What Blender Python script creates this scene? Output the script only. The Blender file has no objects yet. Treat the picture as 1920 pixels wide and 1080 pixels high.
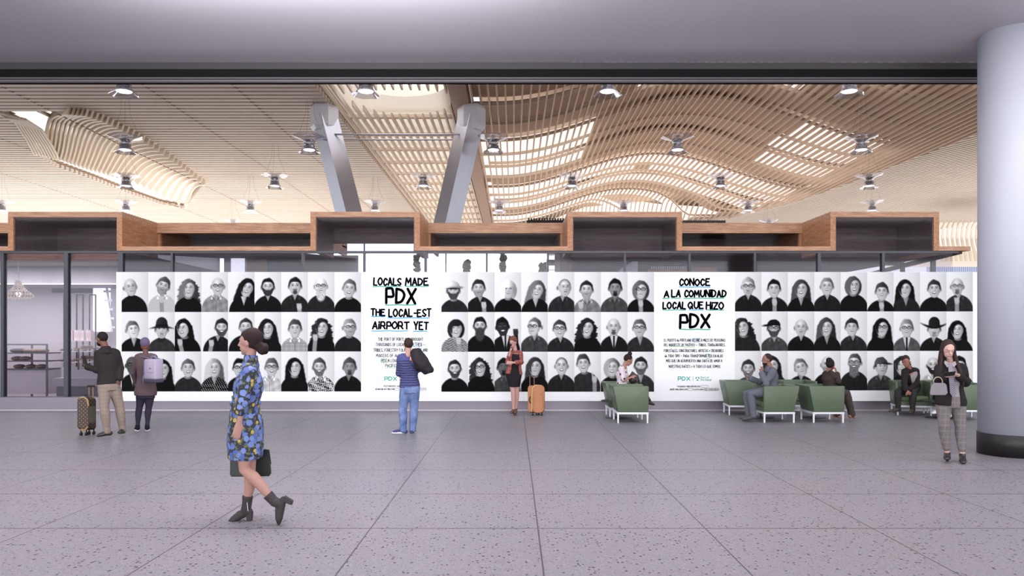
import bpy, bmesh, math, random
import numpy as np
from mathutils import Vector, Matrix
V=Vector
PI=math.pi
rnd=random.Random(7)
F=1446.0; EYE=1.72; HX=963.0; HY=631.0
scene=bpy.context.scene
COL=scene.collection
def W(px,py,Y): return V(((px-HX)*Y/F, Y, EYE-(py-HY)*Y/F))
def WX(px,Y): return (px-HX)*Y/F
def WZ(py,Y): return EYE-(py-HY)*Y/F
def gY(py): return EYE*F/(py-HY)
def lin(c):
    c=c/255.0
    return c/12.92 if c<=0.04045 else ((c+0.055)/1.055)**2.4
def C(r,g,b): return (lin(r),lin(g),lin(b),1.0)
# ---------- materials
def mat(name,col,rough=.6,metal=0.0,noise=None,bump=None,emit=None,alpha=None,spec=None,fn=None):
    m=bpy.data.materials.new(name); m.use_nodes=True
    nt=m.node_tree; b=nt.nodes['Principled BSDF']
    b.inputs['Base Color'].default_value=col if len(col)==4 else C(*col)
    c0=b.inputs['Base Color'].default_value[:]
    b.inputs['Roughness'].default_value=rough; b.inputs['Metallic'].default_value=metal
    if spec is not None: b.inputs['Specular IOR Level'].default_value=spec
    if alpha is not None: b.inputs['Alpha'].default_value=alpha
    if emit: b.inputs['Emission Color'].default_value=c0; b.inputs['Emission Strength'].default_value=emit
    if noise:
        s,a=noise; t=nt.nodes.new('ShaderNodeTexNoise'); t.inputs['Scale'].default_value=s; t.inputs['Detail'].default_value=4
        tc=nt.nodes.new('ShaderNodeTexCoord'); nt.links.new(tc.outputs['Object'],t.inputs['Vector'])
        r=nt.nodes.new('ShaderNodeMix'); r.data_type='RGBA'
        r.inputs[6].default_value=tuple(x*(1-a) for x in c0[:3])+(1,); r.inputs[7].default_value=tuple(min(1,x*(1+a)) for x in c0[:3])+(1,)
        nt.links.new(t.outputs['Fac'],r.inputs[0]); nt.links.new(r.outputs[2],b.inputs['Base Color'])
    if bump:
        s,a=bump[:2]; t=nt.nodes.new('ShaderNodeTexNoise'); t.inputs['Scale'].default_value=s; t.inputs['Detail'].default_value=3
        tc=nt.nodes.new('ShaderNodeTexCoord'); nt.links.new(tc.outputs['Object'],t.inputs['Vector'])
        bp=nt.nodes.new('ShaderNodeBump'); bp.inputs['Strength'].default_value=a; bp.inputs['Distance'].default_value=bump[2] if len(bump)>2 else .01
        nt.links.new(t.outputs['Fac'],bp.inputs['Height']); nt.links.new(bp.outputs['Normal'],b.inputs['Normal'])
    if fn: fn(nt,b)
    return m
class N:
    """tiny node-graph helper"""
    def __init__(s,nt): s.nt=nt
    def new(s,t,**k):
        n=s.nt.nodes.new(t)
        for a,v in k.items(): setattr(n,a,v)
        return n
    def set(s,inp,v):
        if hasattr(v,'links') or hasattr(v,'is_linked') : s.nt.links.new(v,inp)
        else: inp.default_value=v
    def math(s,op,a,b=0.0,c=None):
        n=s.new('ShaderNodeMath',operation=op); s.set(n.inputs[0],a); s.set(n.inputs[1],b)
        if c is not None: s.set(n.inputs[2],c)
        return n.outputs[0]
    def mix(s,f,a,b):
        n=s.new('ShaderNodeMix',data_type='RGBA'); s.set(n.inputs[0],f); s.set(n.inputs[6],a); s.set(n.inputs[7],b); return n.outputs[2]
    def pos(s,kind='Object',scale=None,rot=None):
        t=s.new('ShaderNodeTexCoord').outputs[kind]
        if scale or rot:
            m=s.new('ShaderNodeMapping'); s.nt.links.new(t,m.inputs['Vector'])
            if scale: m.inputs['Scale'].default_value=scale
            if rot: m.inputs['Rotation'].default_value=rot
            t=m.outputs['Vector']
        return t
    def vor(s,vec,scale,**k):
        n=s.new('ShaderNodeTexVoronoi',**k); s.nt.links.new(vec,n.inputs['Vector']); n.inputs['Scale'].default_value=scale; return n
    def noise(s,vec,scale,detail=3):
        n=s.new('ShaderNodeTexNoise'); s.nt.links.new(vec,n.inputs['Vector']); n.inputs['Scale'].default_value=scale; n.inputs['Detail'].default_value=detail; return n.outputs['Fac']
    def sep(s,v,colr=False):
        n=s.new('ShaderNodeSeparateColor' if colr else 'ShaderNodeSeparateXYZ'); s.nt.links.new(v,n.inputs[0]); return n.outputs
def wood_fn(c1,c2,scale=(1,6,6)):
    def fn(nt,b):
        g=N(nt); p=g.pos('Object',scale=scale)
        a=g.noise(p,3.0,6); bb=g.noise(g.pos('Object',scale=(scale[0]*2,scale[1]*4,scale[2]*4)),4.0,3)
        f=g.math('ADD',g.math('MULTIPLY',a,.7),g.math('MULTIPLY',bb,.5))
        f=g.math('MULTIPLY_ADD',f,2.6,-1.05); 
        n=g.mix(f,C(*c1),C(*c2)); nt.links.new(n,b.inputs['Base Color'])
    return fn
# ---------- scene graph
def tag(o,label=None,cat=None,group=None,kind=None):
    if label: o['label']=label
    if cat: o['category']=cat
    if group: o['group']=group
    if kind: o['kind']=kind
    return o
def thing(name,label,cat,loc=(0,0,0),group=None):
    o=bpy.data.objects.new(name,None); COL.objects.link(o); o.location=loc; o.empty_display_size=.1
    return tag(o,label,cat,group)
def root_loc(p):
    l=V((0,0,0))
    while p is not None: l=l+p.location; p=p.parent
    return l
def link_mesh(name,me,m,parent=None,loc=None):
    """me is in world coordinates; it is moved to its parent's (or its own) origin"""
    off=root_loc(parent) if parent else (V(loc) if loc is not None else V((0,0,0)))
    if off.length>0: me.transform(Matrix.Translation(-off))
    if m is not None:
        for x in (m if isinstance(m,(list,tuple)) else [m]): me.materials.append(x)
    o=bpy.data.objects.new(name,me); COL.objects.link(o)
    if parent: o.parent=parent
    elif loc is not None: o.location=loc
    return o
class MB:
    def __init__(s): s.bm=bmesh.new(); s.mi=0
    def ring(s,pts): return [s.bm.verts.new(p) for p in pts]
    def face(s,vs):
        try:
            f=s.bm.faces.new(vs); f.material_index=s.mi; return f
        except ValueError: pass
    def loft(s,rings,cap=True,closed=True):
        rv=[s.ring(r) for r in rings]; n=len(rv[0])
        for a,b in zip(rv,rv[1:]):
            for i in range(n if closed else n-1):
                j=(i+1)%n; s.face((a[i],a[j],b[j],b[i]))
        if cap: s.face(rv[0][::-1]); s.face(rv[-1])
        return s
    def box(s,x0,x1,y0,y1,z0,z1):
        return s.loft([[V((x0,y0,z)),V((x1,y0,z)),V((x1,y1,z)),V((x0,y1,z))] for z in (z0,z1)])
    def prism(s,poly,d,a=None):
        """poly: list of points, extruded along vector d"""
        return s.loft([[V(p) for p in poly],[V(p)+V(d) for p in poly]])
    def quad(s,*p): s.face(s.ring([V(q) for q in p])); return s
    def beam(s,a,b,w,h,up=(0,0,1)):
        a=V(a);b=V(b);d=(b-a).normalized();u=V(up);r=d.cross(u)
        if r.length<1e-4: r=d.cross(V((0,1,0)))
        r.normalize();u=r.cross(d).normalized()
        o=[r*(w/2)+u*(h/2),r*(-w/2)+u*(h/2),r*(-w/2)-u*(h/2),r*(w/2)-u*(h/2)]
        return s.loft([[a+q for q in o],[b+q for q in o]])
    def tube(s,pts,rads,n=10,round_ends=False,ref=None):
        pts=[V(p) for p in pts]
        if not isinstance(rads,(list,tuple)): rads=[rads]*len(pts)
        R=[(r,r) if not isinstance(r,(list,tuple)) else r for r in rads]
        T=[]
        for i in range(len(pts)):
            t=(pts[min(i+1,len(pts)-1)]-pts[max(i-1,0)]); T.append(t.normalized() if t.length>1e-9 else V((0,0,1)))
        u=V(ref) if ref is not None else (V((0,0,1)) if abs(T[0].z)<.9 else V((1,0,0)))
        u=(u-T[0]*u.dot(T[0])).normalized(); rings=[]
        def mk(c,t,u,ra,rb):
            w=t.cross(u); return [c+u*(math.cos(2*PI*k/n)*ra)+w*(math.sin(2*PI*k/n)*rb) for k in range(n)]
        for i,(p,t) in enumerate(zip(pts,T)):
            u=(u-t*u.dot(t)).normalized(); ra,rb=R[i]; m=(ra+rb)/2
            if round_ends and i==0:
                for a in (80,55,28): 
                    c=math.cos(math.radians(a)); rings.append(mk(p-t*m*math.sin(math.radians(a)),t,u,ra*c,rb*c))
            rings.append(mk(p,t,u,ra,rb))
            if round_ends and i==len(pts)-1:
                for a in (28,55,80):
                    c=math.cos(math.radians(a)); rings.append(mk(p+t*m*math.sin(math.radians(a)),t,u,ra*c,rb*c))
        return s.loft(rings)
    def lathe(s,c,prof,n=24,axis=None):
        c=V(c); return s.loft([[c+V((r*math.cos(2*PI*k/n),r*math.sin(2*PI*k/n),z)) for k in range(n)] for r,z in prof])
    def ell(s,c,rx,ry,rz,M=None,n=14,m=9):
        c=V(c); rings=[]
        for i in range(m):
            a=-PI/2+PI*(i+.35)/(m-1+.7); 
            ring=[]
            for k in range(n):
                q=V((rx*math.cos(a)*math.cos(2*PI*k/n),ry*math.cos(a)*math.sin(2*PI*k/n),rz*math.sin(a)))
                if M is not None: q=M@q
                ring.append(c+q)
            rings.append(ring)
        return s.loft(rings)
    def build(s,name,m,parent=None,loc=None,smooth=False,bevel=0,label=None,fix=True):
        if fix: bmesh.ops.recalc_face_normals(s.bm,faces=s.bm.faces)
        if bevel:
            es=[e for e in s.bm.edges if len(e.link_faces)==2 and e.calc_face_angle(0)>.6]
            bmesh.ops.bevel(s.bm,geom=es,offset=bevel,segments=2,affect='EDGES',profile=.5)
        me=bpy.data.meshes.new(name); s.bm.to_mesh(me); s.bm.free()
        if smooth:
            for p in me.polygons: p.use_smooth=True
        o=link_mesh(name,me,m,parent,loc)
        if label: o['label']=label
        return o
    def blob(s,name,m,parent,voxel=.01,it=4,fac=.6,label=None,disp=None):
        """fuse all shapes into one continuous surface"""
        bmesh.ops.recalc_face_normals(s.bm,faces=s.bm.faces)
        me=bpy.data.meshes.new('t'); s.bm.to_mesh(me); s.bm.free()
        o=bpy.data.objects.new('t',me); COL.objects.link(o)
        r=o.modifiers.new('r','REMESH'); r.mode='VOXEL'; r.voxel_size=voxel; r.adaptivity=0
        sm=o.modifiers.new('s','SMOOTH'); sm.iterations=it; sm.factor=fac
        if disp:
            tx=bpy.data.textures.new('folds','CLOUDS'); tx.noise_scale=disp[0]
            d=o.modifiers.new('d','DISPLACE'); d.texture=tx; d.strength=disp[1]; d.mid_level=.5
        bpy.context.view_layer.update()
        dg=bpy.context.evaluated_depsgraph_get()
        m2=bpy.data.meshes.new_from_object(o.evaluated_get(dg)); m2.name=name
        bpy.data.objects.remove(o); bpy.data.meshes.remove(me)
        m2.materials.clear()
        for p in m2.polygons: p.use_smooth=True; p.material_index=0
        ob=link_mesh(name,m2,m,parent)
        if label: ob['label']=label
        return ob
def struct(o): o['kind']='structure'; return o
def copy_tree(o,parent=None,loc=None):
    c=o.copy(); COL.objects.link(c)
    if parent is not None: c.parent=parent
    if loc is not None: c.location=loc
    for ch in list(o.children): copy_tree(ch,c)
    return c
# ---------- palette
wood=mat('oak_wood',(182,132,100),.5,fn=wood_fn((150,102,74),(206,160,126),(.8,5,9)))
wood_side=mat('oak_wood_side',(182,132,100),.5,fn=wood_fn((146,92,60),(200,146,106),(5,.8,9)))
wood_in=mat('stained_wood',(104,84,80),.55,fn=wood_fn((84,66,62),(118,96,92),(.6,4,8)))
slat=mat('pale_slats',(214,199,184),.6,noise=(.7,.10))
vslat=mat('vault_slats',(208,182,160),.6,noise=(.7,.10))
slat_bk=mat('slat_backing',(202,180,158),.8)
cream=mat('cream_board',(230,220,206),.8)
purlin=mat('purlin',(214,196,176),.6)
beam_w=mat('laminated_beam',(160,128,106),.6,noise=(3,.1))
black=mat('black_metal',(34,32,33),.45,.3)
dgrey=mat('dark_grey_metal',(70,70,76),.4,.5,bump=(400,.1))
steel=mat('brushed_steel',(190,190,200),.32,.85,noise=(2,.08))
white_m=mat('white_paint',(226,226,232),.35)
plinth_m=mat('plinth_metal',(132,124,134),.38,.5,bump=(3,.15,.02))
# ================= SETTING
def floor_fn(nt,b):
    g=N(nt); p=g.pos('Object'); X,Yy,Z=g.sep(p)
    base=g.mix(g.noise(p,30,2),C(108,105,112),C(134,131,139))
    base=g.mix(g.math('MULTIPLY',g.noise(p,.8,3),.25),base,C(136,122,123))
    v3=g.vor(p,26.0); c3=g.sep(v3.outputs['Color'],True)
    pink=g.math('MULTIPLY',g.math('GREATER_THAN',c3[0],.86),g.math('LESS_THAN',v3.outputs['Distance'],.36))
    base=g.mix(g.math('MULTIPLY',pink,.4),base,C(150,126,138))
    teal=g.math('MULTIPLY',g.math('LESS_THAN',c3[1],.10),g.math('LESS_THAN',v3.outputs['Distance'],.34))
    base=g.mix(g.math('MULTIPLY',teal,.6),base,C(102,126,132))
    v1=g.vor(g.pos('Object',scale=(1,.8,1)),30.0); c1=g.sep(v1.outputs['Color'],True)
    r=g.math('MULTIPLY',g.math('MULTIPLY_ADD',c1[1],.26,.14),1.0)
    dk=g.math('MULTIPLY',g.math('GREATER_THAN',c1[0],.64),g.math('LESS_THAN',v1.outputs['Distance'],r))
    base=g.mix(g.math('MULTIPLY',dk,.95),base,C(44,42,50))
    v2=g.vor(p,62.0); c2=g.sep(v2.outputs['Color'],True)
    d2=g.math('MULTIPLY',g.math('GREATER_THAN',c2[0],.62),g.math('LESS_THAN',v2.outputs['Distance'],.36))
    base=g.mix(g.math('MULTIPLY',d2,.6),base,C(66,64,70))
    def line(q,off,per,w):
        f=g.math('FRACT',g.math('DIVIDE',g.math('SUBTRACT',q,off-per*40),per))
        d=g.math('MULTIPLY',g.math('MINIMUM',f,g.math('SUBTRACT',1.0,f)),per)
        return g.math('LESS_THAN',d,w)
    j=g.math('MAXIMUM',line(X,.218,1.5,.0065),line(Yy,6.914,1.511,.011))
    base=g.mix(g.math('MULTIPLY',j,.85),base,C(58,52,56))
    nt.links.new(base,b.inputs['Base Color'])
floor_m=mat('terrazzo',(160,156,168),.42,spec=.35,fn=floor_fn)
mb=MB(); mb.box(-46,46,-14,17.93,-.1,0); struct(mb.build('floor',floor_m))
hall_floor=mat('hall_floor',(150,142,142),.5)
mb=MB(); mb.box(-46,46,17.93,110,-.12,0); struct(mb.build('floor',hall_floor))
# plaster soffit over the concourse
soff_m=mat('soffit_plaster',(176,170,178),.42,.25,noise=(60,.07),bump=(90,.35,.004))
CZ=EYE+4.42
mb=MB(); mb.box(-46,46,-9,12.43,CZ,CZ+.5); struct(mb.build('ceiling',soff_m))
Yh=12.43
def lip(y0,y1,ya,yb,m,name='trim_1'):
    b=MB(); b.box(-46,46,ya,yb,WZ(y1,Yh),WZ(y0,Yh)); return struct(b.build(name,m))
lip(117,129.5,Yh,Yh+.12,mat('soffit_edge',(50,46,49),.6,noise=(60,.12)),'trim_1')
lip(129.5,145,Yh+.02,Yh+.12,mat('lip_black',(20,19,20),.8,spec=.1),'trim_2')  # plain matte black band of the lip
g1=mat('track_grey',(92,86,90),.6,.1)
b=MB()
for y0,y1,o in ((145,147.3,.0),(148,150,.03),(150.8,153,.0)): b.box(-46,46,Yh+.0+o,Yh+.14,WZ(y1,Yh),WZ(y0,Yh))
b.box(-46,46,Yh+.08,Yh+.14,WZ(153,Yh),WZ(145,Yh)); struct(b.build('trim_3',g1))
# round column
cx,cy,cr=7.31,11.29,.449
mb=MB(); mb.lathe((cx,cy,0),[(cr,.30),(cr,CZ)],64)
col_m=mat('column_paint',(166,168,180),.5)
t=thing('round_column','pale grey round column with a black base band at the right edge of the concourse','column',(cx,cy,0))
mb.build('shaft',col_m,t,smooth=False)
for p in t.children[0].data.polygons: p.use_smooth=abs(p.normal.z)<.5
mb=MB(); mb.lathe((cx,cy,0),[(cr+.012,0),(cr+.012,.31),(cr+.004,.315)],64); o=mb.build('base_band',black,t,label='glossy black base band')
for p in o.data.polygons: p.use_smooth=abs(p.normal.z)<.5
# plinth
YF=17.9
mb=MB(); mb.box(-46,14,YF,YF+.3,0,WZ(745,YF)); struct(mb.build('baseboard_front',plinth_m))
mb=MB(); mb.box(-46,14,YF-.025,YF,0,.025); struct(mb.build('trim_4',mat('steel_edge',(180,172,176),.35,.5)))

# ================= CANOPY of wooden boxes
ZB,ZL,ZT=WZ(470,YF),WZ(462,YF),WZ(397,YF)
YB=19.65
def fx(px): return WX(px,YF)
def canopy_box(a,b,label,bottom_back):
    x0,x1=fx(a),fx(b); w=.125
    t=thing('canopy_box',label,'canopy box',((x0+x1)/2,YF,0),'square wooden boxes standing forward along the shop canopy')
    for nm,bx in (('top_board',(x0,x1,ZT-.125,ZT)),('side_board',(x0,x0+w,ZB,ZT-.125)),('side_board',(x1-w,x1,ZB,ZT-.125))):
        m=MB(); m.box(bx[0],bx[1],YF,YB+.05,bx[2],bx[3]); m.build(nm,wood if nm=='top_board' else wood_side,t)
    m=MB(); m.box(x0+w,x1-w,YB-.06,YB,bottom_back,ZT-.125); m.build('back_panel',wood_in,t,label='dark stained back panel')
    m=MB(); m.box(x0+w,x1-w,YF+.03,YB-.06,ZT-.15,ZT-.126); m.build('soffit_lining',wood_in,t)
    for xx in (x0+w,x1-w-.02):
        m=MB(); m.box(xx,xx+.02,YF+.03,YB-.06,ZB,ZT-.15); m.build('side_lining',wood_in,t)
    return t
canopy_box(15,229,'wooden canopy box above the bakery window, at the left edge',ZB+.02)
canopy_box(582,787,'wooden canopy box above the English text of the mural',WZ(457,YB))
canopy_box(1064,1279,'wooden canopy box above the middle of the mural, left of the Spanish text',ZB+.02)
canopy_box(1557,1761,'wooden canopy box at the right end of the shop front near the column',ZB+.02)
def recess(a,b,label,zf=ZT-.26):
    x0,x1=fx(a)-.0,fx(b)+.0
    t=thing('canopy_shelf',label,'canopy',((x0+x1)/2,YF,0),'low set back lengths of the shop canopy')
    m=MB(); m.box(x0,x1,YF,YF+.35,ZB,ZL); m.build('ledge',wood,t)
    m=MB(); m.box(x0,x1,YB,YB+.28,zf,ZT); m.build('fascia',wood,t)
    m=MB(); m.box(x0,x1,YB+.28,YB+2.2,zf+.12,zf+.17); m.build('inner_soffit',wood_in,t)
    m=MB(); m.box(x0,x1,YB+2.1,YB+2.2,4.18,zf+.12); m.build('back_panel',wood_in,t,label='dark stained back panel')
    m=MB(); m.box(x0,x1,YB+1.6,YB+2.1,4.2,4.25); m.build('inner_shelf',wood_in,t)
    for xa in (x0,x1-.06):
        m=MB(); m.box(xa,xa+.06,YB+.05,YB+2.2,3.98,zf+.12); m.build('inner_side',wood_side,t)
    return t
recess(229,582,'set back canopy length between the two left wooden boxes, over the left portraits')
recess(787,1064,'set back canopy length over the middle portraits')
recess(1279,1557,'set back canopy length over the right portraits')
recess(-260,15,'set back canopy length running off the left edge of the picture')
# canopy end returning on the right
t=thing('canopy_end','tapering wooden canopy ledge at the right end of the shop front','canopy',(fx(1790),YF,0))
m=MB(); m.prism([(fx(1761),YF,ZB),(fx(1820),YF,ZB),(fx(1790),YF+1.9,ZB),(fx(1761),YF+1.9,ZB)],(0,0,ZL-ZB+.0)); m.build('ledge',wood,t)
# ---------- glazing
def glass_mat(name,tint,refl=.12,fr=.8):
    m=bpy.data.materials.new(name); m.use_nodes=True; nt=m.node_tree; nt.nodes.clear(); g=N(nt)
    out=g.new('ShaderNodeOutputMaterial'); tr=g.new('ShaderNodeBsdfTransparent'); tr.inputs[0].default_value=tint
    gl=g.new('ShaderNodeBsdfGlossy'); gl.inputs['Roughness'].default_value=.05; gl.inputs[0].default_value=(.9,.9,.95,1)
    mx=g.new('ShaderNodeMixShader'); lw=g.new('ShaderNodeLayerWeight'); lw.inputs[0].default_value=.25
    f=g.math('MULTIPLY_ADD',lw.outputs['Fresnel'],fr,refl); nt.links.new(f,mx.inputs[0])
    nt.links.new(tr.outputs[0],mx.inputs[1]); nt.links.new(gl.outputs[0],mx.inputs[2]); nt.links.new(mx.outputs[0],out.inputs[0]); return m
glass=glass_mat('storefront_glass',(.80,.78,.82,1),.01,.35)
glass2=glass_mat('canopy_glass',(.85,.84,.86,1),.005,.15)
win=thing('storefront_glazing','glazed shop front with dark slim frames behind the mural','glazing',(0,YF+.1,0)); 
del win['category']; win.name='window_1'; win['kind']='structure'
clear=glass_mat('clear_glass',(.97,.97,.98,1),.01,.25)
for a_,b_,gm in ((fx(-335),fx(565),glass),(fx(565),fx(1050),clear),(fx(1050),fx(1790),glass)):
    m=MB(); m.box(a_,b_,YF+.10,YF+.112,WZ(745,YF),ZB-.01); m.build('pane',gm,win)
m=MB(); m.box(-16,fx(1800),YF+.06,YF+.16,WZ(474,YF),ZB); m.build('head_rail',dgrey,win)
m=MB(); m.box(-16,fx(1790),YF+.06,YF+.16,WZ(747,YF),WZ(744,YF)); m.build('bottom_rail',dgrey,win)
for a,b in ((-2,4),(117,125),(219,228),(318,322),(564,568),(680,683),(795,799),(911,914),(1026,1028),(1171,1174),(1292,1296),(1415,1419),(1535,1541),(1656,1661)):
    m=MB(); m.box(fx(a),fx(b),YF+.05,YF+.18,WZ(745,YF),WZ(474,YF)); m.build('mullion',dgrey,win)
w2=thing('canopy_glazing','g','glazing',(0,YF+.1,0)); del w2['category']; del w2['label']; w2.name='window_2'; w2['kind']='structure'
for a,b in ((25,219),(592,777),(1074,1269),(1567,1751)):
    m=MB(); m.box(fx(a),fx(b),YF+.04,YF+.05,ZB,ZT-.125); m.build('pane',glass2,w2)
for a,b in ((229,582),(787,1064),(1279,1557),(-260,15)):
    m=MB(); m.box(fx(a),fx(b),YB+.14,YB+.15,ZL,ZT-.26); m.build('pane',glass2,w2)
# ================= SHOPS behind the glazing
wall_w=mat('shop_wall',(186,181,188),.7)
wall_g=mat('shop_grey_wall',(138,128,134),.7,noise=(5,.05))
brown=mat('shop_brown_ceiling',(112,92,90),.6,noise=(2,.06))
# bakery on the left
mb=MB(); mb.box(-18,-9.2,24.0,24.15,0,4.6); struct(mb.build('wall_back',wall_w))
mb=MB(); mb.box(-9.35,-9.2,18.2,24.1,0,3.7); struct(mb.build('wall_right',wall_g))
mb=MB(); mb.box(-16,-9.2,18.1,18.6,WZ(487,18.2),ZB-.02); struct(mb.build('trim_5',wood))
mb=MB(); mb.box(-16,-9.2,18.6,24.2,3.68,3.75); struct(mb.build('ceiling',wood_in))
conc=mat('concrete_panel',(150,148,156),.7,noise=(1.5,.25))
mb=MB(); mb.box(-16,-9.3,21.5,24.0,WZ(531,21.5),3.64); struct(mb.build('trim_6',conc))
mb=MB(); mb.box(WX(99,23.9),WX(176,23.9),23.85,24.0,WZ(549,23.9),WZ(532,23.9)); struct(mb.build('trim_7',black))
tube_l=mat('strip_lamp',(255,250,245),.3,emit=2.0)
t=thing('strip_light','thin white strip light along the bakery ceiling panel','light',(-12,21.4,3.2))
mb=MB(); mb.box(-15,-9.6,21.4,21.46,WZ(533,21.4),WZ(531.4,21.4)); mb.build('tube',tube_l,t)
t=thing('bright_window','tall bright window at the right of the bakery','window',(WX(190,23.7),23.7,0))
mb=MB(); mb.box(WX(175,23.7),WX(207,23.7),23.68,23.72,WZ(622,23.7),WZ(538,23.7)); mb.build('pane',mat('daylit_pane',(240,243,255),.3,emit=1.0),t)
mb=MB(); mb.beam((WX(200,23.6),23.6,WZ(538,23.6)),(WX(211,23.6),23.6,WZ(622,23.6)),.06,.04); mb.build('frame',white_m,t)
mb=MB()
for z in (0,1,2,3,4): 
    q=.1+.2*z; mb.box(WX(201+9*q,23.6)-.12,WX(201+9*q,23.6)+.12,23.58,23.62,WZ(538+84*q,23.6)-.03,WZ(538+84*q,23.6)+.03)
mb.build('transom',white_m,t)
# pendant lamp of beads
lp=W(34.5,545,19.6); Lw=19.6/F
t=thing('beaded_pendant_lamp','conical pendant lamp woven from pale beads in the bakery window','lamp',(lp.x,lp.y,WZ(562,19.6)))
z=lambda py:WZ(py,19.6)
mb=MB(); mb.tube([(lp.x,lp.y,3.66),(lp.x,lp.y,z(527))],.008,6); mb.build('cord',white_m,t)
prof=[(527,3),(532,5),(538,8),(543,11.5),(548,17),(553,23),(556,25),(559,22),(562,14)]
bead=mat('pearl_bead',(236,226,214),.25,noise=(9,.15),emit=.12)
mb=MB(); nb=0
def pr(py):
    for (a,ra),(b,rb) in zip(prof,prof[1:]):
        if a<=py<=b: return ra+(rb-ra)*(py-a)/(b-a)
    return 10
py=528.0; row=0
while py<562:
    R=pr(py)*Lw; n=max(8,int(2*PI*R/.075))
    for k in range(n):
        a=2*PI*(k+.5*(row%2))/n; mb.ell((lp.x+R*math.cos(a),lp.y+R*math.sin(a),z(py)),.027,.027,.027,n=6,m=4)
    py+=3.2; row+=1
o=mb.build('bead_shade',bead,t,smooth=True)
mb=MB()
for py_ in (528,538,548,555): 
    R=pr(py_)*Lw; mb.tube([(lp.x+R*math.cos(2*PI*k/24),lp.y+R*math.sin(2*PI*k/24),z(py_)) for k in range(25)],.008,5)
mb.build('wire_frame',dgrey,t)
mb=MB(); mb.ell((lp.x,lp.y,z(552)),.06,.06,.07); mb.build('bulb',mat('warm_bulb',(255,236,205),.3,emit=3),t,smooth=True)
# bread rack (left)
rack=mat('rack_metal',(96,92,98),.4,.5)
Yr=21.0
t=thing('bread_rack','low open metal rack of loaves behind the left window','rack',(WX(45,Yr),Yr,0))
m=MB()
for px,yy in ((6,Yr),(88,Yr),(6,Yr+.7),(60,Yr+.7)): m.beam((WX(px,yy),yy,0),(WX(px,yy),yy,WZ(645,yy)),.04,.04)
for yy in (Yr,Yr+.7): m.beam((WX(6,yy),yy,WZ(646,yy)),(WX(88 if yy==Yr else 60,yy),yy,WZ(646,yy)),.04,.04)
m.build('frame',rack,t)
for py in (662,677,692):
    m=MB(); m.box(WX(7,Yr),WX(87,Yr),Yr,Yr+.68,WZ(py,Yr)-.02,WZ(py,Yr)+.01); m.build('shelf',rack,t)
m=MB(); m.box(WX(8,Yr),WX(88,Yr),Yr+.02,Yr+.66,.15,WZ(694,Yr)); m.build('base_cabinet',wall_w,t)
bread=mat('bread_crust',(150,126,112),.8,noise=(8,.2)); bread2=mat('dark_bread',(74,56,60),.8,noise=(8,.2))
k=0
for py,lst in ((662,((14,bread2,'dark'),(24,bread2,'dark'),(38,bread,'pale'),(52,bread,'pale'),(66,bread,'pale'))),(677,((16,bread,'pale'),(32,bread,'pale'))),(692,((20,bread,'pale'),(42,bread,'pale'),(62,bread,'pale')))):
    for j,(px,mm,cn) in enumerate(lst):
        zz=WZ(py,Yr)+.01; m=MB(); m.ell((WX(px+3,Yr),Yr+.3,zz+.055),.11,.22,.06,n=12,m=7)
        o=m.build('bread_loaf',mm,None,loc=(WX(px+3,Yr),Yr+.3,zz),smooth=True)
        tag(o,'%s loaf, %s from the left on the %s shelf of the bread rack'%(cn,('first','second','third','fourth','fifth')[j],{662:'top',677:'middle',692:'lowest'}[py]),'bread','loaves on the bread rack')
# tall wall shelving with books
Ys=23.3
t=thing('wall_shelving','wall shelving with black upright frames beside the bright window','shelving',(WX(145,Ys),Ys,0))
m=MB()
for a,b in ((111,122),(135,147),(159.5,171)):
    for px in (a,b): m.beam((WX(px,Ys),Ys+.25,.8),(WX(px,Ys),Ys+.25,WZ(552,Ys)),.03,.03)
    m.beam((WX(a,Ys),Ys+.25,WZ(552,Ys)),(WX(b,Ys),Ys+.25,WZ(552,Ys)),.03,.03)
m.build('upright_frame',black,t)
shelfm=mat('shelf_board',(190,184,188),.5)
for py in (638,658,678):
    m=MB(); m.box(WX(99,Ys),WX(176,Ys),Ys-.1,Ys+.24,WZ(py,Ys)-.03,WZ(py,Ys)); m.build('shelf',shelfm,t)
pal=[(214,208,212),(206,190,190),(216,212,216)]
for j,px in enumerate((127,131.5,139,143.5,148,152.5,161.5,166)):
    m=MB(); m.box(WX(px,Ys),WX(px+3.9,Ys),Ys,Ys+.18,WZ(638,Ys),WZ(619+j%2*.7,Ys)); 
    m.mi=1; m.box(WX(px+1.4,Ys),WX(px+2.5,Ys),Ys-.003,Ys,WZ(634,Ys),WZ(623,Ys))
    o=m.build('book',[mat('book_cloth',pal[j%3],.7),mat('spine_print',(190,140,134),.7)],None,loc=(WX(px+2,Ys),Ys,WZ(638,Ys)))
    tag(o,'pale upright book with reddish spine print, %s from the left on the top shelf'%('first','second','third','fourth','fifth','sixth','seventh','last')[j],'book','books on the top shelf of the wall shelving')
for j,(px,py,l) in enumerate(((112,658,3.5),(128,658,4),(137,658,9),(152,658,9),(112,678,4),(128,678,11),(150,678,10))):
    m=MB(); m.ell((WX(px+l/2,Ys),Ys+.05,WZ(py,Ys)+.03),l/2*Ys/F,.1,.035,n=10,m=6)
    o=m.build('pastry',bread,None,loc=(WX(px+l/2,Ys),Ys+.05,WZ(py,Ys)),smooth=True)
    tag(o,'flat pastry, %s from the left on the %s wall shelf'%(('first','second','third','fourth')[j if j<4 else j-4],'middle' if j<4 else 'lowest'),'pastry','pastries on the wall shelves')
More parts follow.
